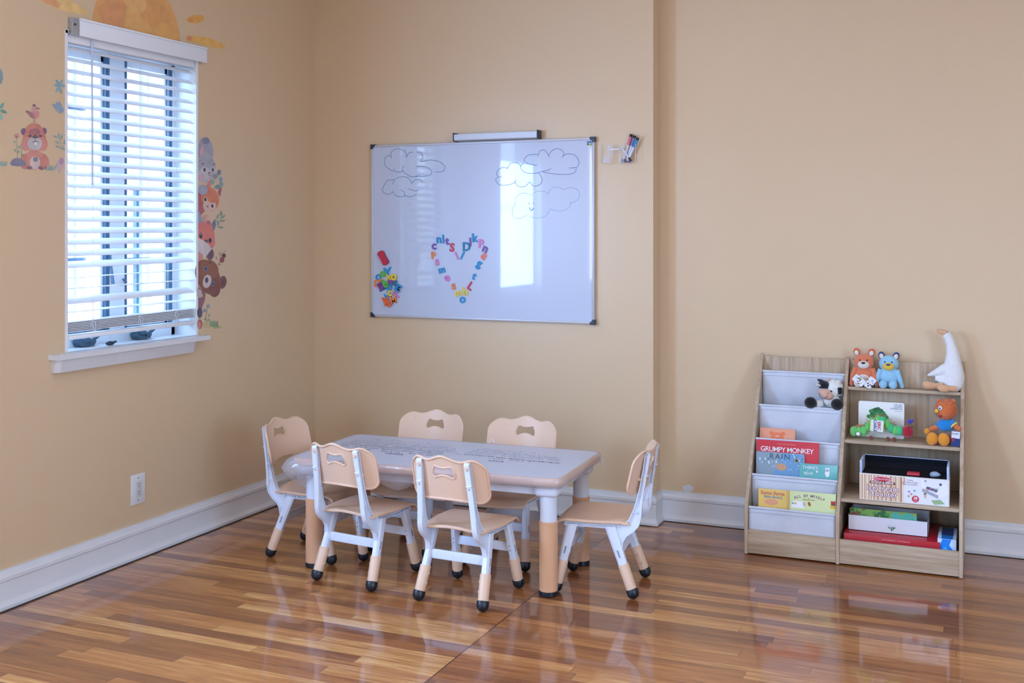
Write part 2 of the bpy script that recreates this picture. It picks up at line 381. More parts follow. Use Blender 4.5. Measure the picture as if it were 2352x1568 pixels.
for (y0, y1) in ((ya + .035, ym0 - .004), (ym1 + .004, yb - .035)):
    mb = MB()
    for a0, a1, b0, b1 in ((y0, y0 + .032, WZ0 + .05, WZ1 - .04), (y1 - .032, y1, WZ0 + .05, WZ1 - .04), (y0, y1, WZ0 + .05, WZ0 + .09), (y0, y1, WZ1 - .075, WZ1 - .04)): wbox(mb, xf - .035, xf - .012, a0, a1, b0, b1, WHITEP)
    sa = mb.build('sash', w1)
    mb = MB(); wbox(mb, xf - .026, xf - .022, y0 + .03, y1 - .03, WZ0 + .088, WZ1 - .073, GLASS, 0); mb.build('pane', sa)
    mb = MB()
    for a0, a1, b0, b1 in ((y1 - .020, y1, WZ0 + .06, WZ1 - .05), (y0 - .004, y0 + .010, WZ0 + .06, WZ1 - .05), (y0, y1, WZ0 + .056, WZ0 + .066)): wbox(mb, xf - .012, xf + .006, a0, a1, b0, b1, SCREEN, .001)
    mb.build('screen_frame', w1)
    mb = MB(); xo = xf - .10
    for vv in ((598, 1.0), (432, .5) if y0 > 3.7 else (250, .6)):
        _, zz = onX(300 if y0 > 3.7 else 190, vv[0], xo); wbox(mb, xo - .02, xo, y0 + .01, y1 - .03, zz - .012 * vv[1], zz + .012 * vv[1], BRONZE, 0)
    if y0 > 3.7:
        yy, zt = onX(316, 436, xo); wbox(mb, xo - .02, xo, yy - .007, yy + .007, WZ0, zt, BRONZE, 0)
    for k in (0, 1):
        yy = y1 - .10 + .05 * k; wbox(mb, xo - .02, xo - .002, yy, yy + .022, WZ0, WZ1, WHITEP, 0)
    mb.build('storm_window_frame', w1)
# locks hanging on the mullion
for (u, v0, v1) in ((253, 570, 652), (284, 640, 650)):
    y, z1 = onX(u, v0, xf + .015); _, z0 = onX(u, v1, xf + .015)
    mb = MB(); mb.tube([(xf + .012 - XL, y - 3.777, z1 - WZ0), (xf + .02 - XL, y - 3.777, (z0 + z1) / 2 - WZ0), (xf + .026 - XL, y + .006 - 3.777, z0 - WZ0)], [.006, .007, .009], SCREEN, seg=8, flat=.5); mb.build('sash_lock', w1)
# crank handles and sill
CR = mat('crank_plastic', '#4c6a80', .45)
for (u, v) in ((195, 782), (325, 766)):
    y, z = onX(u, v, xf + .03); root = (xf + .03 - XL, y - 3.777, z - WZ0); mb = MB(); x, yy, zz = root
    mb.prism([(-.046, .012), (-.05, -.004), (-.036, -.022), (.036, -.022), (.048, -.006), (.042, .006), (.012, .002), (.004, .02), (-.012, .026), (-.03, .02), (-.034, .004)], -.018, .018, lambda p, h: (x + h + .0, yy + p[0], zz + p[1]), CR)
    mb.ell((x + .018, yy - .012, zz + .006), (.014, .022, .014), CR); mb.tube([(x + .02, yy + .004, zz - .004), (x + .028, yy + .022, zz + .006), (x + .028, yy + .044, zz + .020)], [.009, .008, .011], CR, seg=10)
    mb.build('crank_handle', w1)
mb = MB()
y0 = 3.283; y1 = 4.215
mb.prism([(y0, -.005), (y0 + .004, .004), (y0 + .004, .052), (y1 - .004, .052), (y1, .045), (y1, -.005)], WZ0 - .016, WZ0 + .004, lambda p, h: (p[1], p[0] - 3.777, h - WZ0), TRIM)
mb.prism([(3.30, -.0), (3.30, .012), (3.315, .030), (4.105, .030), (4.135, .018), (4.14, 0)], WZ0 - .068, WZ0 - .016, lambda p, h: (p[1] + (.012 if h > WZ0 - .03 and p[1] > .005 else 0), p[0] - 3.777, h - WZ0), TRIM)
mb.box((-.06, (ya + yb) / 2 - 3.777, -.006), (.13, yb - ya, .02), TRIM, .001)
mb.build('window_sill', w1)
# cord tassel on the sill
y, z = onX(253, 779, XL - .03); mb = MB(); mb.ell((0, 0, 0), (.014, .024, .009), mat('cleat', '#27384a', .4)); mb.tube([(0, .018, .002), (0, .034, .004)], .005, mat('cleat', '#27384a', .4), seg=8)
tag(mb.build('cord_cleat', loc=(XL - .03, y, WZ0 + .0155)), 'small dark cord cleat on the window sill between the two cranks', 'cord cleat')

for i, (a, b_) in enumerate(WIN[1:]):
    e = empty('window_%d' % (i + 2), (XL, (a + b_) / 2, WZ0)); e['kind'] = 'structure'
    mb = MB(); h = WZ1 - WZ0; wd = b_ - a
    mb.box((-.10, -wd / 2 + .02, h / 2), (.05, .04, h), WHITEP); mb.box((-.10, wd / 2 - .02, h / 2), (.05, .04, h), WHITEP); mb.box((-.10, 0, .02), (.05, wd, .04), WHITEP); mb.box((-.10, 0, h - .02), (.05, wd, .04), WHITEP); mb.box((-.10, 0, h * .52), (.05, wd, .045), WHITEP)
    mb.build('window_frame', e); mb = MB(); mb.box((-.12, 0, h / 2), (.004, wd, h), GLASS); mb.build('pane', e)
e = empty('window_4', (-1.2, YR, WZ0)); e['kind'] = 'structure'; mb = MB()
mb.box((-.58, -.08, .65), (.04, .05, 1.3), WHITEP); mb.box((.58, -.08, .65), (.04, .05, 1.3), WHITEP); mb.box((0, -.08, .02), (1.2, .05, .04), WHITEP); mb.box((0, -.08, 1.28), (1.2, .05, .04), WHITEP); mb.box((0, -.08, .65), (1.2, .05, .04), WHITEP); mb.build('window_frame', e)

e = empty('window_5', (XR, .9, WZ0)); e['kind'] = 'structure'; mb = MB()  # unseen window, added along with its lamp to light the left wall
for yy in (-.68, 0, .68): mb.box((.08, yy, .65), (.05, .04, 1.3), WHITEP)
for zz in (.02, .65, 1.28): mb.box((.08, 0, zz), (.05, 1.4, .04), WHITEP)
mb.build('window_frame', e)

# ---------------------------------------------------------------- blind
SL = mat('blind_slat', '#eef2f8', .4, .5, sss=0)
bl = empty('window_blind', (XL, 3.777, 2.2), 0, 'white faux-wood venetian blind with open slats hanging in the window', 'blind')
def B(x, y, z): return (x - XL, y - 3.777, z - 2.2)
by0, by1 = ya + .018, yb - .018; bx = XL - .028
mb = MB(); mb.box(B(XL + .018, 3.825, 2.244), (.012, .795, .074), SL, .004); mb.box(B(XL + .026, 3.825, 2.274), (.006, .797, .008), SL, .002)
mb.box(B(XL - .002, 4.218, 2.244), (.04, .012, .074), SL, .002); mb.build('valance', bl)
mb = MB(); mb.box(B(bx, (by0 + by1) / 2, 2.196), (.05, by1 - by0, .034), SL, .003); mb.build('headrail', bl)
mb = MB(); ST = mat('zinc_bracket', '#b8c0c8', .35, metal=.8); mb.box(B(XL + .012, 3.405, 2.242), (.02, .038, .07), ST, .002); mb.ell(B(XL + .024, 3.40, 2.25), .004, DARKGAP, seg=8, ring=6); mb.build('mounting_bracket', bl)
slat = None; th = math.radians(29)
for i in range(24):
    z = 2.162 - i * .0462
    if slat is None:
        mb = MB(); pts = [(-.025, .0), (-.012, .0028), (.0, .0036), (.012, .0028), (.025, 0), (.025, -.002), (0, .0014), (-.025, -.002)]
        mb.prism(pts, -(by1 - by0) / 2, (by1 - by0) / 2, lambda p, h: (p[0], h, p[1]), SL); slat = mb.build('slat', bl); o = slat
    else:
        o = slat.copy(); COL.objects.link(o)
    t = th
    sag = 0
    if i in (20, 21): t = math.radians(-3)
    if i == 23: t = math.radians(2)
    o.location = B(bx, (by0 + by1) / 2, z - (.006 if i >= 20 else 0)); o.rotation_euler = (random.uniform(-.004, .004) + (.03 if i > 18 else 0) * .3, t, 0)
SLB = mat('stacked_slat', '#d9cfc8', .5)
for i in range(7):
    o = slat.copy(); o.data = slat.data; COL.objects.link(o); o.name = 'slat'; o.location = B(bx, (by0 + by1) / 2, 1.052 - i * .0065); o.rotation_euler = (.008, 0, 0)
mb = MB(); mb.box((0, 0, 0), (.052, by1 - by0, .018), SL, .004); o = mb.build('bottom_rail', bl); o.location = B(bx, (by0 + by1) / 2, .988); o.rotation_euler = (.006, 0, 0)
CORD = mat('blind_cord', '#dfe6f0', .7)
for u in (203, 312, 395):
    y, _ = onX(u, 400, bx); mb = MB()
    for dx in (-.024, .024): mb.tube([B(bx + dx, y, 2.19), B(bx + dx, y, 1.0)], .0009, CORD, seg=5)
    pts = [B(bx + .027 + .003 * math.sin(k), y + .012 * math.sin(k * 2.1), 1.06 - .06 * abs(math.sin(k * 1.3))) for k in [q * .5 for q in range(16)]]
    mb.tube(pts, .0011, CORD, seg=5); mb.build('ladder_cord', bl)
y, z = onX(211, 95, XL + .006); _, z0 = onX(211, 425, XL + .006); mb = MB()
mb.tube([B(XL + .006, y, z), B(XL + .008, y + .001, z0)], .0045, mat('wand', '#c9d6ee', .3), seg=8); mb.tube([B(XL + .006, y, z + .02), B(XL + .006, y, z)], .002, ST, seg=6); mb.build('tilt_wand', bl)

# ---------------------------------------------------------------- outside
BR = bpy.data.materials.new('pale_brick'); BR.use_nodes = True; n_ = BR.node_tree.nodes; l_ = BR.node_tree.links
bt = n_.new('ShaderNodeTexBrick'); tcx = n_.new('ShaderNodeTexCoord'); mp = n_.new('ShaderNodeMapping'); mp.inputs['Rotation'].default_value = (0, PI / 2, PI / 2)
l_.new(tcx.outputs['Object'], mp.inputs[0]); l_.new(mp.outputs[0], bt.inputs[0]); bt.inputs['Scale'].default_value = 4
bt.inputs['Color1'].default_value = lin('#c59a90'); bt.inputs['Color2'].default_value = lin('#b78d8c'); bt.inputs['Mortar'].default_value = lin('#d8cfd0')
l_.new(bt.outputs[0], n_['Principled BSDF'].inputs[0])
h = empty('brick_house', (-9.6, 9.0, 0), 0, 'pale red brick house seen through the blind across the street', 'house')
mb = MB(); mb.box((-1.0, 1.2, .5), (2, 16, 1.45), BR); mb.build('garden_wall', h)
mb = MB(); mb.box((-.16, 2.0, 2.6), (.3, .55, 6.2), BR, 0); mb.build('chimney_wall', h)
for yy in (-.2, 1.1): mb = MB(); mb.box((.04, yy, .85), (.1, .5, .5), WHITEP, .01); mb.build('window', h)
mb = MB(); mb.box((-10, 6, -.3), (13, 40, .2), mat('paving', '#a9a7a8', .9)); struct(mb, 'ground_outside')

# ---------------------------------------------------------------- outlet
o_ = empty('wall_outlet', (XL, 3.781, .296), 0, 'white decorator power outlet on the left wall below the window', 'outlet')
PW = mat('outlet_white', '#e2e0e2', .35); mb = MB(); mb.box((.003, 0, 0), (.006, .086, .131), PW, .003); mb.build('cover_plate', o_)
mb = MB(); mb.box((.0065, .002, 0), (.003, .034, .068), mat('receptacle_white', '#d2d0d0', .4), .001); DK = mat('slot_dark', '#3a3a3c', .6)
for zz in (.018, -.014):
    mb.box((.0082, -.006, zz + .004), (.0008, .0018, .009), DK); mb.box((.0082, .007, zz + .004), (.0008, .0018, .008), DK); mb.ell((.0082, .001, zz - .007), (.0006, .0028, .0028), DK, seg=10, ring=6)
mb.build('receptacle', o_)
for zz in (.048, -.048): mb = MB(); mb.ell((.006, 0, zz), (.0012, .003, .003), DK, seg=10, ring=6); mb.build('screw', o_)
# ---------------------------------------------------------------- chairs
CH_BEIGE = mat('chair_beige_plastic', '#e4c0a4', .42, .5, bump=.06, bscale=400)
CH_WHITE = mat('chair_white_plastic', '#dde5f4', .35, .5)
RUB = mat('black_rubber', '#0f1a26', .35, .5)
STEEL = mat('screw_steel', '#c8ccd2', .25, metal=1)
def xk(z): return .102 + (.55 - z) * .062
def make_chair():
    r = empty('toddler_chair', (0, 0, 0), 0, 'x', 'chair')
    # seat
    def sf(top):
        def f(a, b_):
            x = 2 * a - 1; y = 2 * b_ - 1
            X = x * math.sqrt(1 - .14 * y * y); Y = y * math.sqrt(1 - .14 * x * x)
            X = math.copysign(abs(X) ** .96, X)
            px = X * (.150 - .008 * (Y < 0) * -Y * 1.5); py = .012 + Y * .158
            rr = (x * x + y * y)
            z = .297 - .010 * max(0, 1 - rr * 1.1) - .004 * x * x
            if py > .11: z -= 9.0 * (py - .11) ** 2
            if py < -.11: z += .004 * math.cos(x * PI)
            return (px, py, z - (0 if top else .011 + .002 * 0))
        return f
    mb = MB(); n = 26
    f1, f0 = sf(True), sf(False)
    vs = [f1(i / n, j / n) for j in range(n + 1) for i in range(n + 1)] + [f0(i / n, j / n) for j in range(n + 1) for i in range(n + 1)]
    q = (n + 1) ** 2; fs = []
    for j in range(n):
        for i in range(n):
            a = j * (n + 1) + i; fs.append([a, a + 1, a + n + 2, a + n + 1]); fs.append([q + a, q + a + n + 1, q + a + n + 2, q + a + 1])
    for k in range(n):
        for a, b_ in ((k, k + 1), (n * (n + 1) + k + 1, n * (n + 1) + k), ((k + 1) * (n + 1), k * (n + 1)), (k * (n + 1) + n, (k + 1) * (n + 1) + n)): fs.append([b_, a, q + a, q + b_])
    mb.add(vs, fs, CH_BEIGE)
    mb.build('seat', r, mods=[('BEVEL', dict(width=.003, segments=2, limit_method='ANGLE', angle_limit=.9))])
    # backrest
    W = .162; HX = .049
    def top(x):
        a = abs(x); z = .5565 + .009 * math.exp(-((a - .112) / .026) ** 2) + .0215 * math.exp(-(x / .046) ** 2)
        R = .042
        if a > W - R: z -= R - math.sqrt(max(0, R * R - (a - W + R) ** 2))
        return z
    def bot(x):
        a = abs(x); z = .402 + .010 * math.cos(min(1, a / .12) * PI / 2) ** 1
        R = .036
        if a > W - R: z += R - math.sqrt(max(0, R * R - (a - W + R) ** 2))
        return z
    def htop(x):
        a = abs(x) / HX; return .534 + .006 * math.exp(-((a - .65) / .25) ** 2) - (.026 * max(0, (a - .72) / .28) ** 2)
    def hbot(x):
        a = abs(x) / HX; return .504 - .013 * min(1, a / .8) ** 2 + (.016 * max(0, (a - .8) / .2) ** 2)
    def yb(x, z): return -.166 - (z - .40) * .235 - .010 + .052 * (x / W) ** 2
    cols = [-W * math.cos(PI * k / 56) for k in range(57)]
    cols = sorted(set([round(c, 5) for c in cols] + [-HX, HX]))
    mb = MB(); NZ = 8; th2 = .0065
    def P(x, z, s_): return (x, yb(x, z) + s_ * th2 / 2, z)
    for c0, c1 in zip(cols[:-1], cols[1:]):
        segs = [(bot, top)] if (c1 <= -HX + 1e-6 or c0 >= HX - 1e-6) else [(bot, hbot), (htop, top)]
        for lo, hi in segs:
            for k in range(NZ):
                zz = []
                for c in (c0, c1): zz += [lo(c) + (hi(c) - lo(c)) * k / NZ, lo(c) + (hi(c) - lo(c)) * (k + 1) / NZ]
                for s_ in (1, -1): mb.add([P(c0, zz[0], s_), P(c1, zz[2], s_), P(c1, zz[3], s_), P(c0, zz[1], s_)], [[0, 1, 2, 3]], CH_BEIGE)
    out = [P(c, top(c), 0) for c in cols] + [P(c, bot(c), 0) for c in reversed(cols)]
    out = [p for i, p in enumerate(out) if (Vector(p) - Vector(out[i - 1])).length > 1e-4]
    mb.tube([(p[0], p[1] - .003, p[2]) for p in out], .0052, CH_BEIGE, seg=8, closed=True)
    hc = [c for c in cols if -HX <= c <= HX]
    hl = [P(c, htop(c), 0) for c in hc] + [P(c, hbot(c), 0) for c in reversed(hc)]
    mb.tube([(p[0], p[1] - .002, p[2]) for p in hl], .0042, CH_BEIGE, seg=8, closed=True)
    for sx in (-1, 1):
        for z in (.54, .455): mb.tube([(sx * xk(z), -.183 - (z - .4) * .235, z), (sx * xk(z), yb(.108, z), z)], .007, CH_BEIGE, seg=8)
    b_ = mb.build('backrest', r, sharp=50)
    # side frames
    outl = [(-.214, .553), (-.208, .560), (-.199, .560), (-.193, .552), (-.186, .50), (-.176, .44), (-.165, .39), (-.150, .34), (-.132, .300), (-.118, .288),
            (.120, .286), (.122, .262), (-.062, .262), (-.096, .186), (-.108, .186), (-.113, .215), (-.126, .236), (-.152, .255), (-.172, .278), (-.180, .305), (-.184, .36), (-.192, .42), (-.204, .49)]
    for sx in (-1, 1):
        fn = lambda p, h: (sx * (xk(p[1]) + h), p[0], p[1])
        mb = MB(); mb.prism(offset2(outl, .0015), -.004, .0015, fn, CH_WHITE); mb.ring(outl, .0035, -.010, .011, fn, CH_WHITE)
        up = [(-.209, .55), (-.204, .556), (-.197, .55), (-.191, .50), (-.181, .44), (-.168, .385), (-.178, .385), (-.188, .43), (-.199, .49)]
        # rear strap facing backwards with screws
        for z0, z1 in ((.556, .40),):
            mb.tube([(sx * xk(z), y, z) for y, z in ((-.206, .553), (-.198, .49), (-.187, .42), (-.179, .36), (-.175, .305))], [.011, .0115, .0115, .0115, .011], CH_WHITE, seg=12, flat=.55)
        for y, z in ((-.09, .274), (-.02, .274), (.06, .274)): mb.box((sx * xk(z), y, z), (.018, .003, .022), CH_WHITE)
        for y, z in ((-.15, .33), (-.168, .40), (-.186, .47)): mb.box((sx * (xk(z)), y - .012, z), (.018, .02, .003), CH_WHITE, 0, (-.3, 0, 0))
        fr_ = mb.build('side_frame', r, sharp=30)
        for z, y in ((.535, -.2105), (.462, -.199)):
            mb = MB(); mb.ell((sx * xk(z), y, z), (.0042, .003, .0042), STEEL, seg=10, ring=6); mb.build('screw', fr_)
    # legs
    for sx in (-1, 1):
        for sy, y0, y1 in ((-1, -.058, -.152), (1, .092, .153)):
            def LP(z, dx=0, dy=0):
                t = (.27 - z) / .248; return Vector((sx * (.1195 + (.139 - .1195) * t) + sx * dx, y0 + (y1 - y0) * t + dy, z))
            mb = MB(); d = (LP(0.02) - LP(.27)).normalized()
            ztop, zm = .270, .118
            def sq(z, hw, hd): return [LP(z, a * hw, b2 * hd) for a, b2 in ((-1, -.55), (-.6, -1), (.6, -1), (1, -.55), (1, .55), (.6, 1), (-.6, 1), (-1, .55))]
            a, b2 = sq(ztop, .0125, .0215), sq(zm, .0150, .0175)
            mb.add(a + b2, [list(range(8))[::-1], [8 + i for i in range(8)]] + [[i, (i + 1) % 8, 8 + (i + 1) % 8, 8 + i] for i in range(8)], CH_WHITE)
            # slot with rim on the outer face
            for z0, z1, w_, mm in ((.185, .153, .0052, CH_WHITE), (.183, .155, .0034, mat('slot_grey', '#8d97b0', .6))):
                e = .0148 if mm is CH_WHITE else .0155
                vs = []
                for z, w2 in ((z0, w_), (z1, w_)): vs += [LP(z, e, -w2), LP(z, e, w2), LP(z, e - .006, -w2), LP(z, e - .006, w2)]
                mb.add(vs, [[0, 1, 5, 4], [0, 1, 3, 2], [4, 5, 7, 6], [0, 2, 6, 4], [1, 3, 7, 5]], mm)
            lg = mb.build('leg', r, sharp=30)
            mb = MB(); mb.tube([LP(.128), LP(.126), LP(.035)], [.0205, .0215, .0205], CH_BEIGE, seg=20); sl_ = mb.build('leg_sleeve', lg)
            for z in (.10, .066):
                mb = MB(); mb.tube([LP(z, -.015), LP(z, -.0235)], .0058, CH_BEIGE, seg=10); mb.ell(LP(z, -.0245), (.002, .0035, .0035), STEEL, seg=8, ring=6); mb.build('adjusting_bolt', lg)
            mb = MB(); c = LP(.024); ax = (LP(.05) - LP(0)).normalized()
            M = Matrix.Translation((c.x, c.y, .0245)) @ ax.to_track_quat('Z', 'Y').to_matrix().to_4x4()
            prof = [(.001, -.0235)] + [(.0238 * math.sin(q), -.0238 * math.cos(q)) for q in [PI / 2 * k / 8 for k in range(1, 9)]] + [(.0238, .012), (.0225, .015), (.019, .0155)]
            mb.lathe(prof, RUB, M, 20); mb.build('foot_cap', lg)
    # stretchers with embossed ovals
    for sy, zc in ((-1, .172), (1, .172)):
        y = (-.058 - .094 * (.27 - zc) / .248) if sy < 0 else (.092 + .061 * (.27 - zc) / .248)
        mb = MB(); mb.box((0, y, zc), (.238, .010, .036), CH_WHITE, .002)
        for cx in (-.052, .058):
            pts = []
            for k in range(24):
                q = 2 * PI * k / 24; pts.append((cx + (.026 if math.cos(q) > 0 else -.026) + .0125 * math.cos(q), y + sy * .0052, zc + .0125 * math.sin(q)))
            mb.tube(pts, .0011, CH_WHITE, seg=6, closed=True)
        mb.build('stretcher', r)
    for x in (-1, 1):
        for z in (.181, .163):
            mb = MB(); t = (.27 - z) / .248; mb.ell((x * (.1195 + .0195 * t), .092 + .061 * t - .019, z), (.0036, .003, .0036), STEEL, seg=8, ring=6); mb.build('screw', r)
    return r
ch = make_chair()
CHAIRS = [((-2.340, 3.948), -7.2, 'beige and white toddler chair at near table side, nearer the window wall, back to camera'),
          ((-1.853, 3.902), -3.3, 'beige and white toddler chair nearest the camera, right one of the near pair'),
          ((-1.417, 4.222), 96.5, 'beige and white toddler chair seen from the side at the right end of the table'),
          ((-2.712, 4.150), -88.3, 'beige and white toddler chair at the left end of the table beside the window wall'),
          ((-2.362, 4.405), 180, 'beige and white toddler chair behind the table, the left one under the whiteboard'),
          ((-1.905, 4.405), 180.5, 'beige and white toddler chair behind the table, the right one near the wall step')]
for i, ((x, y), a, lb) in enumerate(CHAIRS):
    o = ch if i == 0 else copy_tree(ch)
    o.location = (x, y, 0); o.rotation_euler = (0, 0, math.radians(a)); o['label'] = lb; o['group'] = 'toddler chairs around the white table'

# ---------------------------------------------------------------- table
TB = empty('activity_table', (-2.10, 4.21, 0), math.radians(2.4), 'low rectangular table with white top and thick legs in beige sleeves', 'table')
TW = mat('table_white_plastic', '#dde5f4', .35); TT = mat('table_top_white', '#dfe5f2', .4); TBG = mat('table_beige', '#e0ae88', .4)
HX_, HY_, ZT = .597, .285, .470
def rrect(hx, hy, r, n=6, cx=0, cy=0):
    out = []
    for sx, sy, a0 in ((1, 1, 0), (-1, 1, 90), (-1, -1, 180), (1, -1, 270)):
        for k in range(n + 1): q = math.radians(a0 + 90 * k / n); out.append((cx + sx * (hx - r) + r * math.cos(q), cy + sy * (hy - r) + r * math.sin(q)))
    return out
def slab(mb, prof, m_side, m_top, r=.045):
    """stack of rounded rectangles: prof = [(inset, z)]"""
    R = []
    for ins, z in prof: R.append([(x, y, z) for x, y in rrect(HX_ - ins, HY_ - ins, max(.004, r - ins))])
    n = len(R[0]); vs = [p for q in R for p in q]
    fs = [[i * n + k, i * n + (k + 1) % n, (i + 1) * n + (k + 1) % n, (i + 1) * n + k] for i in range(len(R) - 1) for k in range(n)]
    mb.add(vs, fs + [list(range(n))[::-1]], m_side); mb.add(R[-1], [list(range(n))], m_top)
mb = MB(); slab(mb, [(.012, .436), (.003, .440), (0, .446), (0, .462), (.003, .468), (.010, .470)], TBG, TT); mb.build('tabletop', TB, sharp=30)
mb = MB()
for sy in (-1, 1): mb.box((0, sy * (HY_ - .065), .414), (1.10, .022, .048), TW, .003)
for sx in (-1, 1): mb.box((sx * (HX_ - .062), 0, .414), (.022, .47, .048), TW, .003)
mb.build('apron', TB)
for sx in (-1, 1):
    for sy in (-1, 1):
        x, y = sx * .524, sy * .2135; M = Matrix.Translation((x, y, 0))
        mb = MB(); mb.lathe([(.0335, .018), (.0335, .39), (.030, .392)], TW, M, 28); lg = mb.build('leg', TB)
        mb = MB(); mb.box((x, y, .412), (.094, .086, .050), TW, .016, seg=3); mb.build('collar', lg)
        mb = MB(); mb.lathe([(.0362, .020), (.0362, .279), (.0385, .281), (.0385, .289), (.0345, .291)][0:2] + [(.0372, .2795), (.0372, .2885), (.0345, .2900)], TBG, M, 32); mb.build('leg_sleeve', lg)
        mb = MB(); mb.lathe([(.034, 0), (.0372, .003), (.0372, .008), (.0362, .009), (.0372, .010), (.0372, .018), (.035, .020)], RUB, M, 32); mb.build('foot_cap', lg)

# plastic film wrapped over the table
FILM = bpy.data.materials.new('clear_film'); FILM.use_nodes = True; n_ = FILM.node_tree.nodes; l_ = FILM.node_tree.links; n_.remove(n_['Principled BSDF'])
tr = n_.new('ShaderNodeBsdfTransparent'); gl = n_.new('ShaderNodeBsdfGlossy'); gl.inputs['Roughness'].default_value = .18; df = n_.new('ShaderNodeBsdfDiffuse'); df.inputs[0].default_value = lin('#e6e6f0')
m1 = n_.new('ShaderNodeMixShader'); m2 = n_.new('ShaderNodeMixShader'); lw = n_.new('ShaderNodeLayerWeight'); lw.inputs[0].default_value = .35
tcx = n_.new('ShaderNodeTexCoord'); nz = n_.new('ShaderNodeTexNoise'); nz.inputs['Scale'].default_value = 9; nz.inputs['Detail'].default_value = 6; nz.inputs['Distortion'].default_value = 1.2
mp = n_.new('ShaderNodeMapping'); mp.inputs['Scale'].default_value = (1, 3.5, 2); l_.new(tcx.outputs['Object'], mp.inputs[0]); l_.new(mp.outputs[0], nz.inputs[0])
bp = n_.new('ShaderNodeBump'); bp.inputs['Strength'].default_value = .55; bp.inputs['Distance'].default_value = .008; l_.new(nz.outputs['Fac'], bp.inputs['Height'])
l_.new(bp.outputs[0], gl.inputs['Normal'])
m1.inputs[0].default_value = .32; l_.new(tr.outputs[0], m1.inputs[1]); l_.new(df.outputs[0], m1.inputs[2])
mr = n_.new('ShaderNodeMapRange'); mr.inputs['To Min'].default_value = .05; mr.inputs['To Max'].default_value = .32; l_.new(lw.outputs['Facing'], mr.inputs[0])
l_.new(mr.outputs[0], m2.inputs[0]); l_.new(m1.outputs[0], m2.inputs[1]); l_.new(gl.outputs[0], m2.inputs[2]); l_.new(m2.outputs[0], n_['Material Output'].inputs[0])
INK = mat('print_ink', '#2e3858', .6)
INK2 = mat('print_ink_faint', '#66769c', .6)
fe = empty('plastic_table_cover', (-2.10, 4.21, 0), math.radians(2.4), 'crinkled clear plastic film with printed lines, wrapped over the low table', 'table cover')
def film_pt(q, t):
    """q around the border 0..1, t 0 = under-edge .. 1 = centre"""
    n = 4 * 30; 
    return None
def fnoise(x, y, z): return noise.noise(Vector((x, y, z)))
per = []
N_ = 40
def border(hx, hy, r):
    out = []; P_ = rrect(hx, hy, r, 8)
    n = len(P_)
    for i in range(n):
        a = Vector(P_[i]); b_ = Vector(P_[(i + 1) % n]); k = max(1, int((b_ - a).length / .02))
        for j in range(k): out.append(a.lerp(b_, j / k))
    return out
bd = border(HX_, HY_, .045); nb = len(bd)
rings = []
def rg(out_, z, wob, ph, left=0, leftz=0, front=0):
    R = []
    for p in bd:
        d = Vector((p.x, p.y)); nn = Vector((max(-1, min(1, (abs(p.x) - (HX_ - .05)) / .05)) * (1 if p.x > 0 else -1) if abs(p.x) > HX_ - .05 else 0, max(-1, min(1, (abs(p.y) - (HY_ - .05)) / .05)) * (1 if p.y > 0 else -1) if abs(p.y) > HY_ - .05 else 0))
        if nn.length > 1e-6: nn.normalize()
        w_ = wob * fnoise(p.x * 14, p.y * 14, ph) + wob * .6 * fnoise(p.x * 40, p.y * 40, ph)
        L_ = max(0, min(1, (-p.x - HX_ + .16) / .16)) * (max(0, min(1, (.30 - p.y) / .5)) ** .5)
        q = Vector((p.x, p.y)) + nn * (out_ + w_ + left * L_)
        R.append((q.x, q.y, z + w_ * .5 - leftz * L_ * (.75 + .25 * fnoise(p.y * 7, 1, ph))))
    return R
rings = [rg(-.045, .4725, 0, 0), rg(-.012, .4725, .0005, 1), rg(.003, .469, .0012, 2, .004), rg(.0065, .455, .0025, 3, .030, .004), rg(.006, .438, .003, 4, .050, .022), rg(-.006, .428, .004, 5, .040, .058), rg(-.030, .424, .004, 6, .010, .110), rg(-.055, .428, .003, 7, -.03, .135)]
mb = MB(); vs = [p for R in rings for p in R]
fs = [[i * nb + k, i * nb + (k + 1) % nb, (i + 1) * nb + (k + 1) % nb, (i + 1) * nb + k] for i in range(len(rings) - 1) for k in range(nb)]
mb.add(vs, fs, FILM)
NX, NY = 60, 28
mb.poly(rings[0], FILM)
f_ = mb.build('film', fe, sharp=80, norm=False)
# slack fold of the film hanging under the near edge, and loose corner strands
mb = MB()
mb.grid(lambda a, b_: (-.27 + .26 * a, -HY_ + .03 + .08 * b_, .436 - .085 * math.sin(PI * a) ** .8 * math.sin(PI * min(1, b_ * .9)) ** .7 - .003 * fnoise(a * 9, b_ * 9, 0)), 16, 10, FILM)
mb.build('film_fold', fe, sharp=80)
mb = MB(); x0 = HX_ + .004; 
mb.tube([(x0 - .01, HY_ - .03, .45), (x0 + .008, HY_ - .032, .44), (x0 + .016, HY_ - .03, .425), (x0 + .024, HY_ - .035, .412)], [.006, .009, .008, .001], FILM, seg=8, flat=.3)
mb.tube([(.075, HY_ + .004, .468), (.072, HY_ + .006, .480), (.082, HY_ + .006, .488), (.092, HY_ + .006, .480), (.094, HY_ + .006, .472)], .0016, CORD, seg=6)
mb.build('film_tail', fe)
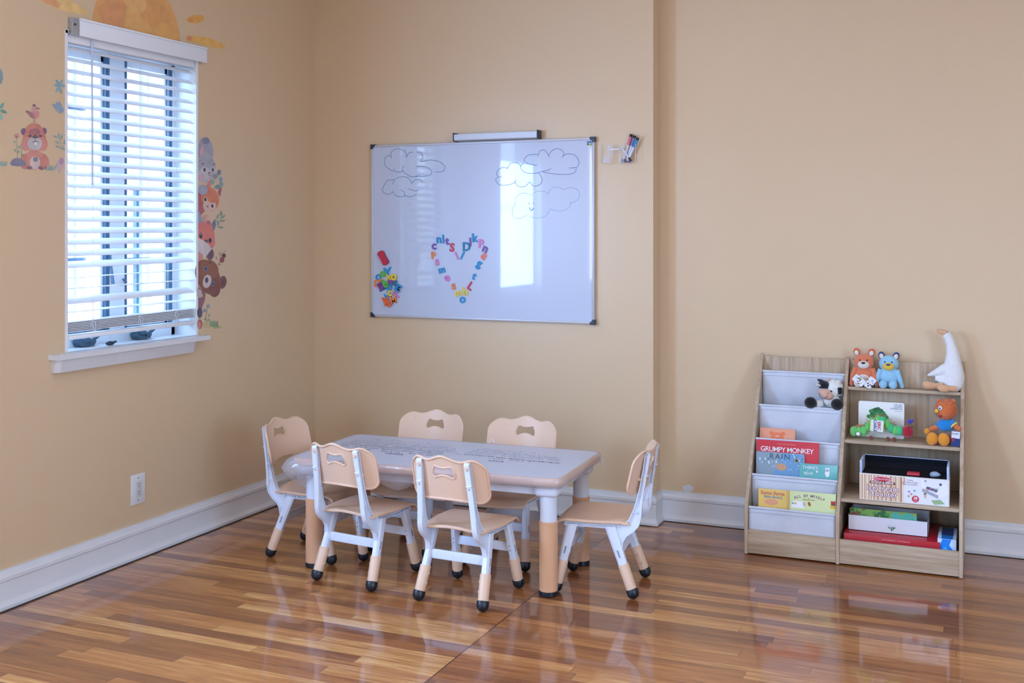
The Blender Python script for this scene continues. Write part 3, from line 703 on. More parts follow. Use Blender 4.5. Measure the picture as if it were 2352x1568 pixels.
# printed lines (unreadable small print)
mb = MB(); zt = .4731
def strokes(x0, x1, y, slope, h, dens, m, curve=0):
    x = x0
    while x < x1:
        w_ = random.uniform(.003, .011)
        if random.random() < dens:
            yy = y + slope * (x - x0) + curve * (x - x0) ** 2 + random.uniform(-.001, .001); hh = h * random.uniform(.7, 1.25)
            mb.poly([(x, yy - hh / 2, zt), (x + w_, yy + slope * w_ - hh / 2, zt), (x + w_ * .9, yy + slope * w_ + hh / 2, zt), (x, yy + hh / 2, zt)], m)
        x += w_ + random.uniform(.001, .005)
for k, (x0, x1, y, d, m, h) in enumerate([(-.50, -.15, .185, .6, INK2, .004), (-.50, -.05, .155, .7, INK2, .004), (-.52, -.02, .125, .8, INK2, .005), (-.52, .0, .095, .95, INK, .005), (-.53, .02, .060, .95, INK, .006), (-.53, -.03, .03, .9, INK, .007), (-.54, -.02, -.005, .85, INK, .007), (-.55, -.35, -.04, .85, INK, .008), (-.30, -.02, -.05, .5, INK, .008), (-.26, -.17, -.085, .95, INK, .010)]):
    strokes(x0, x1, y, -.02, h, d, m, -.02)
for k, (x0, x1, y, d, m, h) in enumerate([(.10, .34, .15, .75, INK2, .004), (.08, .40, .125, .8, INK2, .004), (.07, .46, .10, .85, INK2, .005), (.07, .50, .073, .85, INK2, .005), (.06, .49, .045, .85, INK2, .005), (.07, .20, .012, .9, INK, .007), (.22, .35, .0, .95, INK, .008), (.36, .50, -.012, .98, INK, .009), (.20, .38, -.03, .6, INK2, .006), (.215, .275, -.07, 1, INK, .011), (-.05, .05, .01, .5, INK2, .005), (.0, .02, -.05, 1, INK, .004)]):
    strokes(x0, x1, y, -.03, h, d, m, 0)
tag(mb.build('printed_lines', fe, flatsh=True), kind='stuff')

# ---------------------------------------------------------------- whiteboard
YB_ = YBL
BX0, BX1, BZ0, BZ1 = -3.028, -1.767, .959, 1.877
BW = empty('whiteboard', ((BX0 + BX1) / 2, YB_, (BZ0 + BZ1) / 2), 0, 'large framed white dry-erase board on the wall, with blue cloud drawings', 'whiteboard')
hw, hh = (BX1 - BX0) / 2, (BZ1 - BZ0) / 2
WB = mat('dry_erase_white', '#c6d0e6', .32, .5, coat=1, croug=.035); ALU = mat('aluminium', '#c9ccd4', .38, metal=.25); CAP = mat('corner_cap', '#2c3648', .4)
mb = MB(); mb.box((0, -.011, 0), (2 * hw - .012, .014, 2 * hh - .012), WB); mb.build('board_panel', BW)
mb = MB(); fw = .013
for c, d in (((0, -.012, hh - fw / 2), (2 * hw, .022, fw)), ((0, -.012, -hh + fw / 2), (2 * hw, .022, fw)), ((-hw + fw / 2, -.012, 0), (fw, .022, 2 * hh)), ((hw - fw / 2, -.012, 0), (fw, .022, 2 * hh))): mb.box(c, d, ALU, .003)
mb.build('board_frame', BW)
for sx in (-1, 1):
    for sz in (-1, 1):
        mb = MB(); fn = lambda p, h: (sx * (hw - p[0]), h, sz * (hh - p[1]))
        mb.prism([(-.003, -.003), (.022, -.003), (.024, .008), (.014, .014), (.008, .024), (-.003, .022)], -.0255, -.001, fn, CAP); mb.build('corner_cap', BW)
MK = mat('marker_line_blue', '#567bb0', .5)
yB = YB_ - .0185
def bpt(cx, cy, yy=None):   # crop coordinates of the board drawing -> board plane
    return onY(840 + cx / 3.336, 290 + cy / 3.336, YB_ - .018)
def smooth(pts, n=6):
    out = []
    P_ = [Vector(p) for p in pts]
    for i in range(len(P_) - 1):
        p0 = P_[max(0, i - 1)]; p1 = P_[i]; p2 = P_[i + 1]; p3 = P_[min(len(P_) - 1, i + 2)]
        for k in range(n):
            t = k / n; out.append(.5 * ((2 * p1) + (p2 - p0) * t + (2 * p0 - 5 * p1 + 4 * p2 - p3) * t * t + (3 * p1 - p0 - 3 * p2 + p3) * t ** 3))
    out.append(P_[-1]); return out
def draw(name, lines, m, r=.0012):
    mb = MB(); c = Vector(BW.location)
    for ln in lines:
        pts = [Vector((x, YB_ - .0182, z)) - c for x, z in [bpt(*p) for p in ln]]
        mb.tube(smooth(pts), r, m, seg=4, cap=False, flat=.3) if False else mb.tube(smooth(pts), r, m, seg=4)
    return mb.build(name, BW)
draw('cloud_drawing', [[(195, 222), (150, 240), (150, 300), (210, 345)], [(198, 245), (195, 200), (240, 172), (300, 190), (312, 235)], [(312, 238), (330, 205), (362, 198)], [(390, 195), (425, 205), (438, 235), (418, 272)], [(418, 272), (500, 258), (570, 275), (607, 310), (590, 345), (530, 350)], [(388, 308), (450, 308), (500, 335), (498, 370), (440, 384), (380, 384)], [(298, 300), (280, 320), (295, 352), (345, 385), (380, 384), (418, 372)], [(215, 325), (225, 345), (260, 350), (292, 340)]], MK)
draw('cloud_drawing', [[(215, 410), (165, 415), (140, 455), (128, 480), (140, 510), (180, 520), (207, 500)], [(207, 443), (225, 405), (280, 386), (330, 400), (352, 438)], [(352, 438), (380, 408), (420, 410), (435, 430)], [(207, 500), (230, 530), (275, 540), (300, 525), (290, 500), (265, 488)], [(300, 530), (345, 540), (388, 520)], [(332, 480), (380, 495), (408, 488)]], MK)
draw('cloud_drawing', [[(1320, 215), (1250, 220), (1215, 255), (1240, 285), (1312, 298)], [(1320, 230), (1335, 190), (1375, 185), (1410, 240)], [(1402, 222), (1430, 185), (1475, 172), (1515, 195), (1512, 225)], [(1503, 238), (1540, 212), (1600, 220), (1632, 265), (1620, 310), (1560, 320)], [(1612, 318), (1605, 350), (1550, 368), (1450, 365), (1355, 348), (1400, 335), (1420, 322)], [(1210, 282), (1185, 310), (1215, 350), (1290, 362), (1350, 345)]], MK)
draw('cloud_drawing', [[(1085, 328), (1110, 285), (1160, 282), (1192, 308)], [(1090, 320), (1040, 318), (1005, 350), (1012, 385), (1045, 388)], [(1010, 390), (995, 410), (1020, 445), (1080, 450), (1140, 432), (1150, 405)], [(1140, 425), (1170, 458), (1220, 460), (1255, 425)], [(1255, 425), (1290, 458), (1335, 445), (1352, 410), (1335, 370), (1315, 355)]], MK)
MK2 = mat('marker_line_pale', '#98adcf', .5)
draw('cloud_drawing', [[(1148, 600), (1145, 560), (1180, 520), (1230, 512), (1265, 532)], [(1265, 532), (1310, 500), (1370, 498), (1400, 522)], [(1400, 515), (1420, 480), (1470, 465), (1520, 485)], [(1520, 485), (1570, 470), (1620, 485), (1638, 520), (1620, 565), (1565, 592)], [(1570, 575), (1560, 620), (1510, 645), (1450, 645), (1412, 632)], [(1410, 632), (1395, 670), (1350, 698), (1290, 700), (1235, 682)], [(1235, 682), (1180, 705), (1140, 700), (1122, 660), (1128, 620), (1148, 600)]], MK2, .0008)
draw('smile_drawing', [[(1250, 586), (1253, 597)], [(1286, 586), (1288, 597)], [(1258, 620), (1262, 640), (1275, 642), (1288, 625)]], mat('marker_dot_blue', '#2a62b8', .5), .0016)

def bolt_on_board(cx, cy, sc, ox, oy): return onY(ox + cx / sc, oy + cy / sc, YB_ - .020)
LC = {'pu': '#7d4fa6', 'bl': '#1d93cf', 're': '#cf2f52', 'pi': '#d982c4', 'te': '#0f7fb0', 'or': '#f08a3c', 'co': '#f47f66', 'ye': '#ecd136', 'gr': '#5fbf45', 'vi': '#8a3aa0', 'or2': '#f26a35', 'tl': '#117a94'}
LN = {'pu': 'purple', 'bl': 'blue', 're': 'red', 'pi': 'pink', 'te': 'deep blue', 'or': 'orange', 'co': 'coral', 'ye': 'yellow', 'gr': 'green', 'vi': 'violet', 'or2': 'orange-red', 'tl': 'teal'}
def letter(ch_, x, z, size, rot, ck, label, group, lift=0, flip=False):
    mb = MB(); m = mat('magnet_' + LN[ck].replace(' ', '_'), LC[ck], .4)
    mb.text(ch_, (0, 0, 0), m, size, (-1 if flip else 1, 0, 0), (0, 0, 1), bold=size * .032, ext=.0022, rot=math.radians(rot))
    # centre the glyph on its own middle
    mx = sum(v.x for v in mb.v) / len(mb.v); mz = (max(v.z for v in mb.v) + min(v.z for v in mb.v)) / 2; mx = (max(v.x for v in mb.v) + min(v.x for v in mb.v)) / 2
    mb.v = [v - Vector((mx, 0, mz)) for v in mb.v]
    o = mb.build('magnet_letter', loc=(x, YB_ - .0205 - lift, z))
    tag(o, label, 'magnet', group)
H = [('c', 305, 380, .062, 0, 'pu', 'at upper left of the heart'), ('n', 397, 262, .062, 4, 'bl', 'at the top of the heart\'s left lobe'), ('l', 480, 238, .062, 4, 'bl', 'on top of the left lobe'),
     ('t', 555, 282, .056, 8, 'pu', 'on top of the heart\'s left lobe'), ('S', 645, 397, .060, -4, 're', 'near the middle of the heart\'s top'), ('l', 735, 552, .058, 27, 'pi', 'forming the left stroke of the heart\'s notch'),
     ('l', 842, 552, .058, -27, 'bl', 'forming the right stroke of the heart\'s notch'), ('D', 922, 382, .062, 0, 'te', 'right of the heart\'s notch'), ('l', 993, 290, .058, 4, 'pu', 'between capital D and k'),
     ('k', 1085, 215, .062, 4, 'bl', 'at the top of the heart\'s right lobe'), ('p', 1198, 322, .062, -2, 'pi', 'on the heart\'s right lobe'), ('n', 1265, 435, .062, -22, 'pu', 'tilted on the heart\'s right shoulder'),
     ('a', 1245, 572, .064, -50, 'co', 'tilted on the heart\'s right side'), ('g', 1155, 735, .060, -25, 'bl', 'on the heart\'s right side'), ('t', 1070, 950, .056, -30, 'bl', 'leaning on the heart\'s lower right side'),
     ('L', 978, 1130, .058, -36, 're', 'leaning near the heart\'s lower right'), ('h', 895, 1232, .060, 12, 'ye', 'near the bottom tip of the heart'), ('m', 765, 1275, .052, 18, 'ye', 'near the bottom tip, left of the yellow h'),
     ('o', 846, 1392, .064, 0, 'bl', 'at the very bottom tip of the heart'), ('s', 677, 1138, .062, 14, 'or', 'on the heart\'s lower left side'), ('e', 555, 985, .064, 200, 'pi', 'upside down on the heart\'s lower left side'),
     ('m', 455, 838, .052, 14, 'bl', 'on the heart\'s left side'), ('s', 365, 680, .062, 12, 'pi', 'on the heart\'s left side'), ('p', 290, 548, .052, 8, 'or', 'on the heart\'s outer left edge')]
cwn = {'l': 'bar-shaped l', 'S': 'capital S', 'D': 'capital D', 'L': 'capital L'}
for c_, px, py, sz, rt, ck, wh in H:
    x, z = bolt_on_board(px, py, 8.25, 960, 520)
    letter(c_, x, z, sz, rt, ck, '%s magnetic letter %s %s on the whiteboard' % (LN[ck], cwn.get(c_, c_), wh), 'magnetic letters forming a heart')
PL = [('Y', 385, 640, .075, 10, 'bl', 'at the top of the letter pile', 0), ('o', 190, 750, .064, 0, 'bl', 'at the left edge of the pile, below the green ring', 0), ('o', 295, 678, .064, 0, 'gr', 'ring-shaped at the upper left of the pile', .004), ('x', 430, 752, .056, 0, 'ye', 'at the upper right of the pile', .004),
      ('o', 550, 748, .066, 0, 'ye', 'at the right top of the pile', .008), ('D', 168, 888, .05, 0, 'or', 'at the left edge of the pile', .002), ('r', 248, 842, .05, 0, 'or', 'beside the orange D in the pile', .004), ('B', 250, 960, .056, 30, 'vi', 'at the lower left middle of the pile', .008),
      ('e', 365, 905, .066, 0, 'gr', 'in the middle of the pile', .008), ('s', 305, 855, .05, 40, 'gr', 'above the middle of the pile', .001), ('m', 495, 862, .056, 0, 'vi', 'right of the pile\'s middle', .002), ('T', 575, 930, .062, 35, 'tl', 'sticking out at the right of the pile', .006),
      ('M', 645, 985, .05, 60, 'bl', 'at the right edge of the pile', .010), ('o', 440, 980, .060, 0, 'bl', 'below the middle of the pile', .005), ('l', 290, 1030, .056, -65, 'tl', 'lying flat below the violet B', .001), ('c', 462, 1108, .060, 10, 'ye', 'in the lower part of the pile', .006),
      ('F', 590, 1130, .056, 60, 'pi', 'sticking out at the lower right of the pile', .002), ('H', 400, 1165, .052, 40, 'bl', 'in the lower part of the pile', .001), ('V', 345, 1280, .062, 12, 'or2', 'at the bottom left of the pile', .006), ('W', 440, 1330, .050, -20, 'or2', 'at the very bottom of the pile', .009), ('M', 535, 1260, .050, 15, 'or', 'at the bottom right of the pile', .003)]
for c_, px, py, sz, rt, ck, wh, lf in PL:
    x, z = bolt_on_board(px, py, 9.8, 850, 560)
    letter(c_, x, z, sz, rt, ck, '%s magnetic letter %s %s' % (LN[ck], {'l': 'bar-shaped l'}.get(c_, c_), wh), 'magnetic letters heaped at the board\'s lower left', lf)
# red eraser
x, z = bolt_on_board(315, 315, 9.8, 850, 560); mb = MB(); rt = math.radians(-31)
pts = [(-.018, .033), (-.010, .040), (.010, .040), (.018, .033), (.0165, .012), (.0155, 0), (.0165, -.012), (.018, -.033), (.010, -.040), (-.010, -.040), (-.018, -.033), (-.0155, 0)]
pts = [(-a * math.cos(-rt) + b_ * math.sin(-rt), a * math.sin(-rt) + b_ * math.cos(-rt)) for a, b_ in pts]
pts = [(a, b_) for a, b_ in pts]
RED = mat('eraser_red', '#c92a48', .55)
mb.prism([( -a, b_) for a, b_ in pts], 0, -.016, lambda p, h: (p[0], h, p[1]), RED)
e = mb.build('board_eraser', loc=(x, YB_ - .0225, z), mods=[('BEVEL', dict(width=.003, segments=2))]); tag(e, 'red magnetic eraser above the heap of letters on the whiteboard', 'eraser')
mb = MB(); mb.prism([(-a * .94, b_ * .94) for a, b_ in pts], .004, 0, lambda p, h: (p[0], h, p[1]), mat('felt_dark', '#3a3642', .9)); mb.build('felt_pad', e)
# round magnets in the corner
for i, (cx, cy, ck) in enumerate([(1703, 122, 'pu'), (1720, 120, 'te'), (1737, 124, 'bl'), (1703, 138, 'tl'), (1719, 140, 'ye'), (1735, 138, 'gr')]):
    x, z = bpt(cx, cy); mb = MB(); mb.tube([(0, 0, 0), (0, -.006, 0)], [.0045, .0038], mat('magnet_' + LN[ck].replace(' ', '_'), LC[ck], .4), seg=12)
    wh = ['upper left', 'upper middle', 'upper right', 'lower left', 'lower middle', 'lower right'][i]
    tag(mb.build('round_magnet', loc=(x, YB_ - .0182, z)), 'tiny %s round magnet, %s of six in the board\'s top right corner' % (LN[ck], wh), 'magnet', 'round magnets in the board corner')
# aluminium tray on top of the board
tr_ = empty('marker_tray', (-2.29, YB_, 1.880), 0, 'aluminium marker tray standing on the top edge of the whiteboard', 'tray')
mb = MB(); mb.prism([(-.001, .001), (-.046, .001), (-.050, .006), (-.050, .034), (-.047, .034), (-.046, .008), (-.004, .006), (-.004, .040), (-.001, .040)], -.23, .23, lambda p, h: (h, p[0], p[1]), ALU); mb.build('tray_profile', tr_)
for sx in (-1, 1): mb = MB(); mb.box((sx * .233, -.026, .020), (.006, .054, .045), CAP, .002); mb.build('end_cap', tr_)
# clear marker holders
CL = clear_mat('clear_acrylic', (.998, .998, 1, 1), .2, .006, .12)
HC = mat('holder_edge_white', '#e6ebf6', .3)
def hx_(cx, cy, d=.0): return onY(1360 + cx / 15.68, 290 + cy / 15.68, YB_ - d)
x0, z1 = hx_(380, 660); x1, z0 = hx_(1600, 1330)
mh = empty('marker_holder', ((x0 + x1) / 2, YB_, z0), 0, 'clear acrylic marker holder on the wall right of the whiteboard', 'marker holder')
W_, H_ = x1 - x0, z1 - z0
mb = MB(); mb.box((0, -.018, .001), (W_, .036, .002), CL, 0); mb.box((0, -.036, H_ * .5), (W_, .002, H_ * .95), CL, 0)
for xx in (-W_ / 2, W_ / 2): mb.box((xx, -.018, H_ / 2), (.002, .036, H_), CL, 0)
mb.build('clear_box', mh)
mb = MB()
for cx in (1010, 1120, 1575): x, _ = hx_(cx, 900, .036); mb.box((x - (x0 + x1) / 2, -.0375, H_ * .5), (.0016, .0012, H_ * .9), HC)
mb.build('box_edge', mh)
mb = MB(); xa, za = hx_(620, 835, .037); xb, zb = hx_(975, 835, .037); mb.box(((xa + xb) / 2 - (x0 + x1) / 2, -.038, za - z0), (xb - xa, .0015, .006), HC); mb.build('label_strip', mh)
mb = MB(); xa, za = hx_(390, 1300, .037)
for pl in ([(540, 1050), (620, 1130), (690, 1300), (640, 1310), (380, 1310), (390, 1180)], [(530, 670), (660, 680), (640, 1080), (540, 1050)], [(700, 650), (750, 650), (720, 1250), (670, 1180)]):
    mb.poly([(hx_(*p, .0375)[0] - (x0 + x1) / 2, -.0376, hx_(*p, .0375)[1] - z0) for p in pl], mat('frosted_film', '#dbe3f4', .4, alpha=.4))
mb.build('torn_film', mh)
def marker(a, b_, cap, body, label, dpt, r=.0068):
    xa, za = hx_(*a, dpt); xb, zb = hx_(*b_, dpt); A = Vector((xa, YB_ - dpt, za)); Bp = Vector((xb, YB_ - dpt, zb))
    e = empty('dry_erase_marker', A, 0, label, 'marker', 'markers in the clear holder'); D = Bp - A
    mb = MB(); mb.tube([D * .0, D * .07, D * .40], [r * .9, r, r], mat('mk_' + cap, cap, .35), seg=12); mb.build('marker_cap', e)
    mb = MB(); mb.tube([D * .0, D * .10], [r * 1.08, r * 1.08], mat('mk_black', '#1c1c22', .4), seg=12); mb.build('cap_end', e)
    mb = MB(); mb.tube([D * .40, D * .97, D], [r * .95, r * .95, r * .7], mat('mk_body', body, .35), seg=12); mb.build('barrel', e)
    mb = MB(); mb.tube([D * .96, D * 1.0], [r * 1.0, r * .95], mat('mk_' + cap, cap, .35), seg=12); mb.build('marker_tail', e)
marker((1415, 280), (1140, 1265), '#e0709f', '#dfe3f2', 'marker with black-ended pink cap leaning in the clear holder', .012)
marker((1545, 330), (1240, 1265), '#6a7cae', '#dfe3f2', 'marker with black-ended grey-blue cap, middle of the three upright ones', .020)
marker((1655, 410), (1270, 1265), '#1493d8', '#dfe3f2', 'marker with black-ended bright blue cap, rightmost in the clear holder', .028)
xa, za = hx_(1030, 705, .033); xb, zb = hx_(1400, 1250, .033); e = empty('dry_erase_marker', (xa, YB_ - .033, za), 0, 'slim white marker standing cap down, crossing the others in the holder', 'marker', 'markers in the clear holder'); D = Vector((xb - xa, 0, zb - za))
mb = MB(); mb.tube([D * .02, D * .78], .0038, mat('mk_body', '#dfe3f2', .35), seg=10); mb.build('barrel', e); mb = MB(); mb.tube([D * .0, D * .04], .0030, mat('mk_black', '#1c1c22', .4), seg=8); mb.build('marker_tail', e); mb = MB(); mb.tube([D * .78, D], .0052, mat('mk_black', '#1c1c22', .4), seg=10); mb.build('marker_cap', e)
for i, (cx, c_, nm) in enumerate(((1080, '#2d8fc4', 'blue'), (1180, '#6b4a3c', 'brown'), (1250, '#c8343e', 'red'), (1320, '#5a3a9a', 'purple'))):
    x, z = hx_(cx, 1150, .030); mb = MB(); mb.tube([(0, 0, 0), (0, 0, -.0185), ], .0044, mat('mk_' + c_, c_, .4), seg=10); e = mb.build('marker_stub', loc=(x, YB_ - .024, z0 + .0215)); tag(e, 'short %s crayon-like stub standing at the bottom of the clear holder' % nm, 'marker', 'short stubs in the clear holder')
# ---------------------------------------------------------------- bookshelf
WV = wood_mat('oak_laminate_upright', 2); WH_ = wood_mat('oak_laminate_level', 0)
FX0, FX1, DX = -.976, -.086, -.581; YF, YK, SHH = 4.865, 5.262, .842
SHF = empty('bookshelf', ((FX0 + FX1) / 2, (YF + YK) / 2, 0), 0, 'light oak kids\' bookshelf with white fabric slings left and open shelves right', 'bookshelf')
SC = Vector(SHF.location)
def yfront(z): return YF if z < .2 else YF + (z - .2) * .594
def sb(mb, x0, x1, y0, y1, z0, z1, m, bev=.0012): mb.box(((x0 + x1) / 2 - SC.x, (y0 + y1) / 2 - SC.y, (z0 + z1) / 2), (x1 - x0, y1 - y0, z1 - z0), m, bev)
sidep = [(YF, .002), (YF, .19), (YF + .006, .215)] + [(yfront(z) + .002, z) for z in (.3, .5, .7, .815)] + [(yfront(.835) + .004, .838), (yfront(.84) + .012, SHH), (YK, SHH), (YK, .002)]
for x in (FX0, DX - .007, FX1 - .015):
    mb = MB(); mb.prism(sidep, x - SC.x, x + .015 - SC.x, lambda p, h: (h, p[0] - SC.y, p[1]), WV)
    mb.build('side_panel' if x != DX - .007 else 'divider_panel', SHF, sharp=20, mods=[('BEVEL', dict(width=.001, segments=1, limit_method='ANGLE', angle_limit=.9))])
for x0, x1 in ((FX0 + .015, DX - .007), (DX + .008, FX1 - .015)):
    mb = MB(); sb(mb, x0, x1, YK - .012, YK - .002, .03, SHH - .012, WV); mb.build('back_panel', SHF)
    mb = MB(); sb(mb, x0, x1, YF + .004, YF + .018, .006, .108, WH_); mb.build('kick_board', SHF)
    mb = MB(); sb(mb, x0, x1, YF + .018, YK - .012, .065, .079, WH_); mb.build('bottom_shelf', SHF)
SZ = [.717, .500, .272]
for z in SZ:
    mb = MB(); sb(mb, DX + .008, FX1 - .015, yfront(z) + .003, YK - .012, z - .014, z, WH_); mb.build('shelf', SHF)
SCW = mat('screw_cover', '#d8cdbd', .4)
for x, y, z in ((DX + .008, 5.16, .60), (DX + .008, 5.09, .47), (DX + .008, 4.97, .34), (DX + .008, 4.93, .19)):
    mb = MB(); mb.ell((x - SC.x, y - SC.y, z), (.002, .004, .004), SCW, seg=10, ring=6); mb.build('shelf_peg', SHF)
# fabric slings
FAB = mat('sling_fabric', '#d3d7e2', .85, .3, var=.04, vscale=14, bump=.25, bscale=260)
RZ = [.764, .618, .478, .333, .205]
gx0, gx1 = FX0 + .017, DX - .009
for i, z in enumerate(RZ):
    y0 = yfront(z) + .012
    mb = MB(); last = i == 4
    zb_ = .106 if last else z - .168; yb_ = (YF + .02) if last else y0 + .045 * 0
    def fb(a, b_, y0=y0, z=z, zb_=zb_, last=last, i=i):
        x = gx0 + (gx1 - gx0) * a
        bulge = math.sin(PI * b_) * (.004 if last else .014)
        drop = 0
        y = y0 - bulge * .5 + (0 if last else .018 * b_) + .0025 * fnoise(a * 5, b_ * 3, i * 3.3) 
        return (x - SC.x, y - SC.y, z - (z - zb_) * b_ + .0015 * fnoise(a * 3, 2, i))
    mb.grid(fb, 24, 14, FAB)
    # rod hem along the top and stitched line
    mb.tube([(gx0 - SC.x, y0 - SC.y, z), ((gx0 + gx1) / 2 - SC.x, y0 + .001 - SC.y, z), (gx1 - SC.x, y0 - SC.y, z)], .0055, FAB, seg=10)
    mb.tube([(gx0 - SC.x, y0 - .006 - SC.y, z - .017), (gx1 - SC.x, y0 - .006 - SC.y, z - .017)], .0012, FAB, seg=5)
    # back face of the sling rising behind the next pocket
    if not last:
        mb.grid(lambda a, b_, y0=y0, z=z: (gx0 + (gx1 - gx0) * a - SC.x, y0 + .07 + .028 * 0 - SC.y + .002 * fnoise(a * 4, b_ * 3, i), z - .150 + .0 * b_ - .012 * math.sin(PI * b_)), 12, 4, FAB)
    mb.build('fabric_sling', SHF, mods=[('SOLIDIFY', dict(thickness=.0012))], sharp=60)
    mb = MB(); mb.grid(lambda a, b_, z=z, i=i: (gx0 + (gx1 - gx0) * a - SC.x, min(YK - .014, yfront(z) + .082) - SC.y, z - .15 + (.11 if i else .06) * b_), 6, 4, FAB)
    if 0 < i < 5: mb.build('sling_back', SHF, mods=[('SOLIDIFY', dict(thickness=.001))])

# ---------------------------------------------------------------- books
def quadbox(mb, c, ux, uz, w_, h_, t_, m, mpage=None):
    """board of width w_ along ux, height h_ along uz, thickness t_; front face towards ux x uz"""
    ux = Vector(ux).normalized(); uz = Vector(uz).normalized(); n = ux.cross(uz); R = Matrix((ux, n * -1, uz)).transposed().to_4x4()
    return R, n
def book(name, label, x0, x1, z0, z1, y, lean, cover, thick=.008, corner=0, cat='book', paint=None, yaw=0, roll=0):
    """upright book: bottom-left front corner at (x0,y,z0); leans back by `lean`; local X right, local Z up the cover, front faces -Y"""
    e = empty(name, (x0, y, z0), 0, label, cat); e.rotation_euler = (-lean, roll, yaw)
    w_, h_ = x1 - x0, (z1 - z0) / math.cos(lean)
    CM = mat('cover_' + cover, cover, .32, .5, coat=.3)
    if corner:
        pts = rrect(w_ / 2, h_ / 2, corner, 5, w_ / 2, h_ / 2)
    else: pts = [(w_, h_), (0, h_), (0, 0), (w_, 0)]
    mb = MB(); mb.prism(pts, 0, .0022, lambda p, h: (p[0], h, p[1]), CM)
    if paint: paint(mb, w_, h_)
    mb.build('front_cover', e, sharp=30)
    mb = MB(); mb.prism(offset2(pts, .002), .0022, thick - .0022, lambda p, h: (p[0], h, p[1]), mat('page_edge', '#efe9dc', .8)); mb.build('page_block', e)
    mb = MB(); mb.prism(pts, thick - .0022, thick, lambda p, h: (p[0], h, p[1]), CM); mb.build('back_cover', e)
    return e
def T(mb, s, x, z, size, m, **k): mb.text(s, (x, -.0007, z), m, size, bold=k.pop('bold', 0), **k)
def pell(mb, cx, cz, rx, rz, m, d=.0004, rot=0, n=20):
    mb.poly([(cx + rx * math.cos(q) * math.cos(rot) - rz * math.sin(q) * math.sin(rot), -d, cz + rx * math.cos(q) * math.sin(rot) + rz * math.sin(q) * math.cos(rot)) for q in [2 * PI * k / n for k in range(n)]], m)
def ppoly(mb, pts, m, d=.0004): mb.poly([(x, -d, z) for x, z in pts], m)
PWH = mat('print_white', '#f4f2f4', .4); PBK = mat('print_black', '#262a38', .4); PNV = mat('print_navy', '#23435e', .4)
lean = .30
# tier 3 pocket: salmon board book
z_, y_ = .478, yfront(.478) + .020
x0, _ = onY(1744, 990, y_ + .02); x1, zt = onY(1825, 988, y_ + .02)
def p1(mb, w_, h_):
    o = mat('print_orange', '#ef7a4a', .4); pell(mb, w_ * .50, h_ - .040, .030, .022, o); pell(mb, w_ * .34, h_ - .022, .010, .008, o, .0005); pell(mb, w_ * .66, h_ - .022, .010, .008, o, .0005); pell(mb, w_ * .5, h_ - .034, .010, .004, mat('print_salmon', '#f7b08c', .4), .0008)
book('board_book', 'salmon coloured board book peeking out above the middle sling', x0, x1, zt - .14, zt, y_ + .010, .2, '#eda07c', .012, .006, paint=p1)
# tier 4 pocket (.333): red, rain, teal
z_ = .333; y_ = yfront(z_) + .018
x0, _ = onY(1737, 1060, y_ + .03); x1, zt = onY(1881, 1020, y_ + .04)
def p2(mb, w_, h_):
    T(mb, 'GRUMPY MONKEY', w_ * .49, h_ - .040, .0300, PWH, bold=.0002, spacing=.90); T(mb, 'A #1 New York Times Bestseller', w_ * .48, h_ - .0145, .006, mat('print_gold', '#e7c58e', .4))
    for a, b_, c, d in ((.36, -.052, .40, -.060), (.52, -.052, .49, -.064), (.58, -.054, .55, -.062)): ppoly(mb, [(w_ * a, h_ + b_), (w_ * a + .002, h_ + b_), (w_ * c + .002, h_ + d), (w_ * c, h_ + d)], PBK)
    pell(mb, w_ * .45, h_ - .072, .030, .018, PBK)
book('picture_book', 'large red picture book with white title, rearmost in the second pocket from below', x0, x1, zt - .19, zt, y_ + .030, .12, '#d22338', .008, paint=p2, roll=-.008)
x0, _ = onY(1735, 1070, y_ + .01); x1, zt = onY(1846, 1047, y_ + .01)
def p3(mb, w_, h_):
    T(mb, 'RAIN', w_ * .49, h_ - .019, .034, PNV, spacing=1.25)
    g = mat('print_rain_grey', '#aebabb', .5); dr = mat('print_drop', '#dfe6ea', .4); bl2 = mat('print_rain_blue', '#6f9fc6', .5)
    ppoly(mb, [(w_ * .55, h_ - .001), (w_ - .004, h_ - .001), (w_ - .001, .04), (w_ * .35, .04)], bl2, .0002)
    random.seed(3)
    for k in range(60): x = random.uniform(.03, .97) * w_; z = h_ - random.uniform(.002, .075); pell(mb, x, z, random.uniform(.0014, .0030), random.uniform(.002, .005), random.choice((g, dr, bl2, PNV) if k % 3 else (dr, g)), .0003, random.uniform(-1, 1), 8)
    for x, z in ((.08, .035), (.19, .034), (.27, .05), (.42, .044)): ppoly(mb, [(w_ * x, h_ - z + .012), (w_ * x + .004, h_ - z), (w_ * x, h_ - z - .003), (w_ * x - .004, h_ - z)], dr, .0006)
    pell(mb, w_ * .53, h_ - .062, .022, .016, mat('print_tan', '#cf9a74', .4), .0007); pell(mb, w_ * .84, h_ - .030, .0085, .0085, mat('print_seal', '#c9a245', .4), .0006); pell(mb, w_ * .84, h_ - .030, .0058, .0058, PBK, .0009)
book('picture_book', 'grey and blue speckled picture book with navy title in front of the red one', x0, x1, zt - .14, zt, y_ + .018, .16, '#8ba0ae', .008, .006, paint=p3, roll=-.008)
x0, _ = onY(1835, 1070, y_); x1 = gx1 - .002; _, zt = onY(1840, 1066, y_)
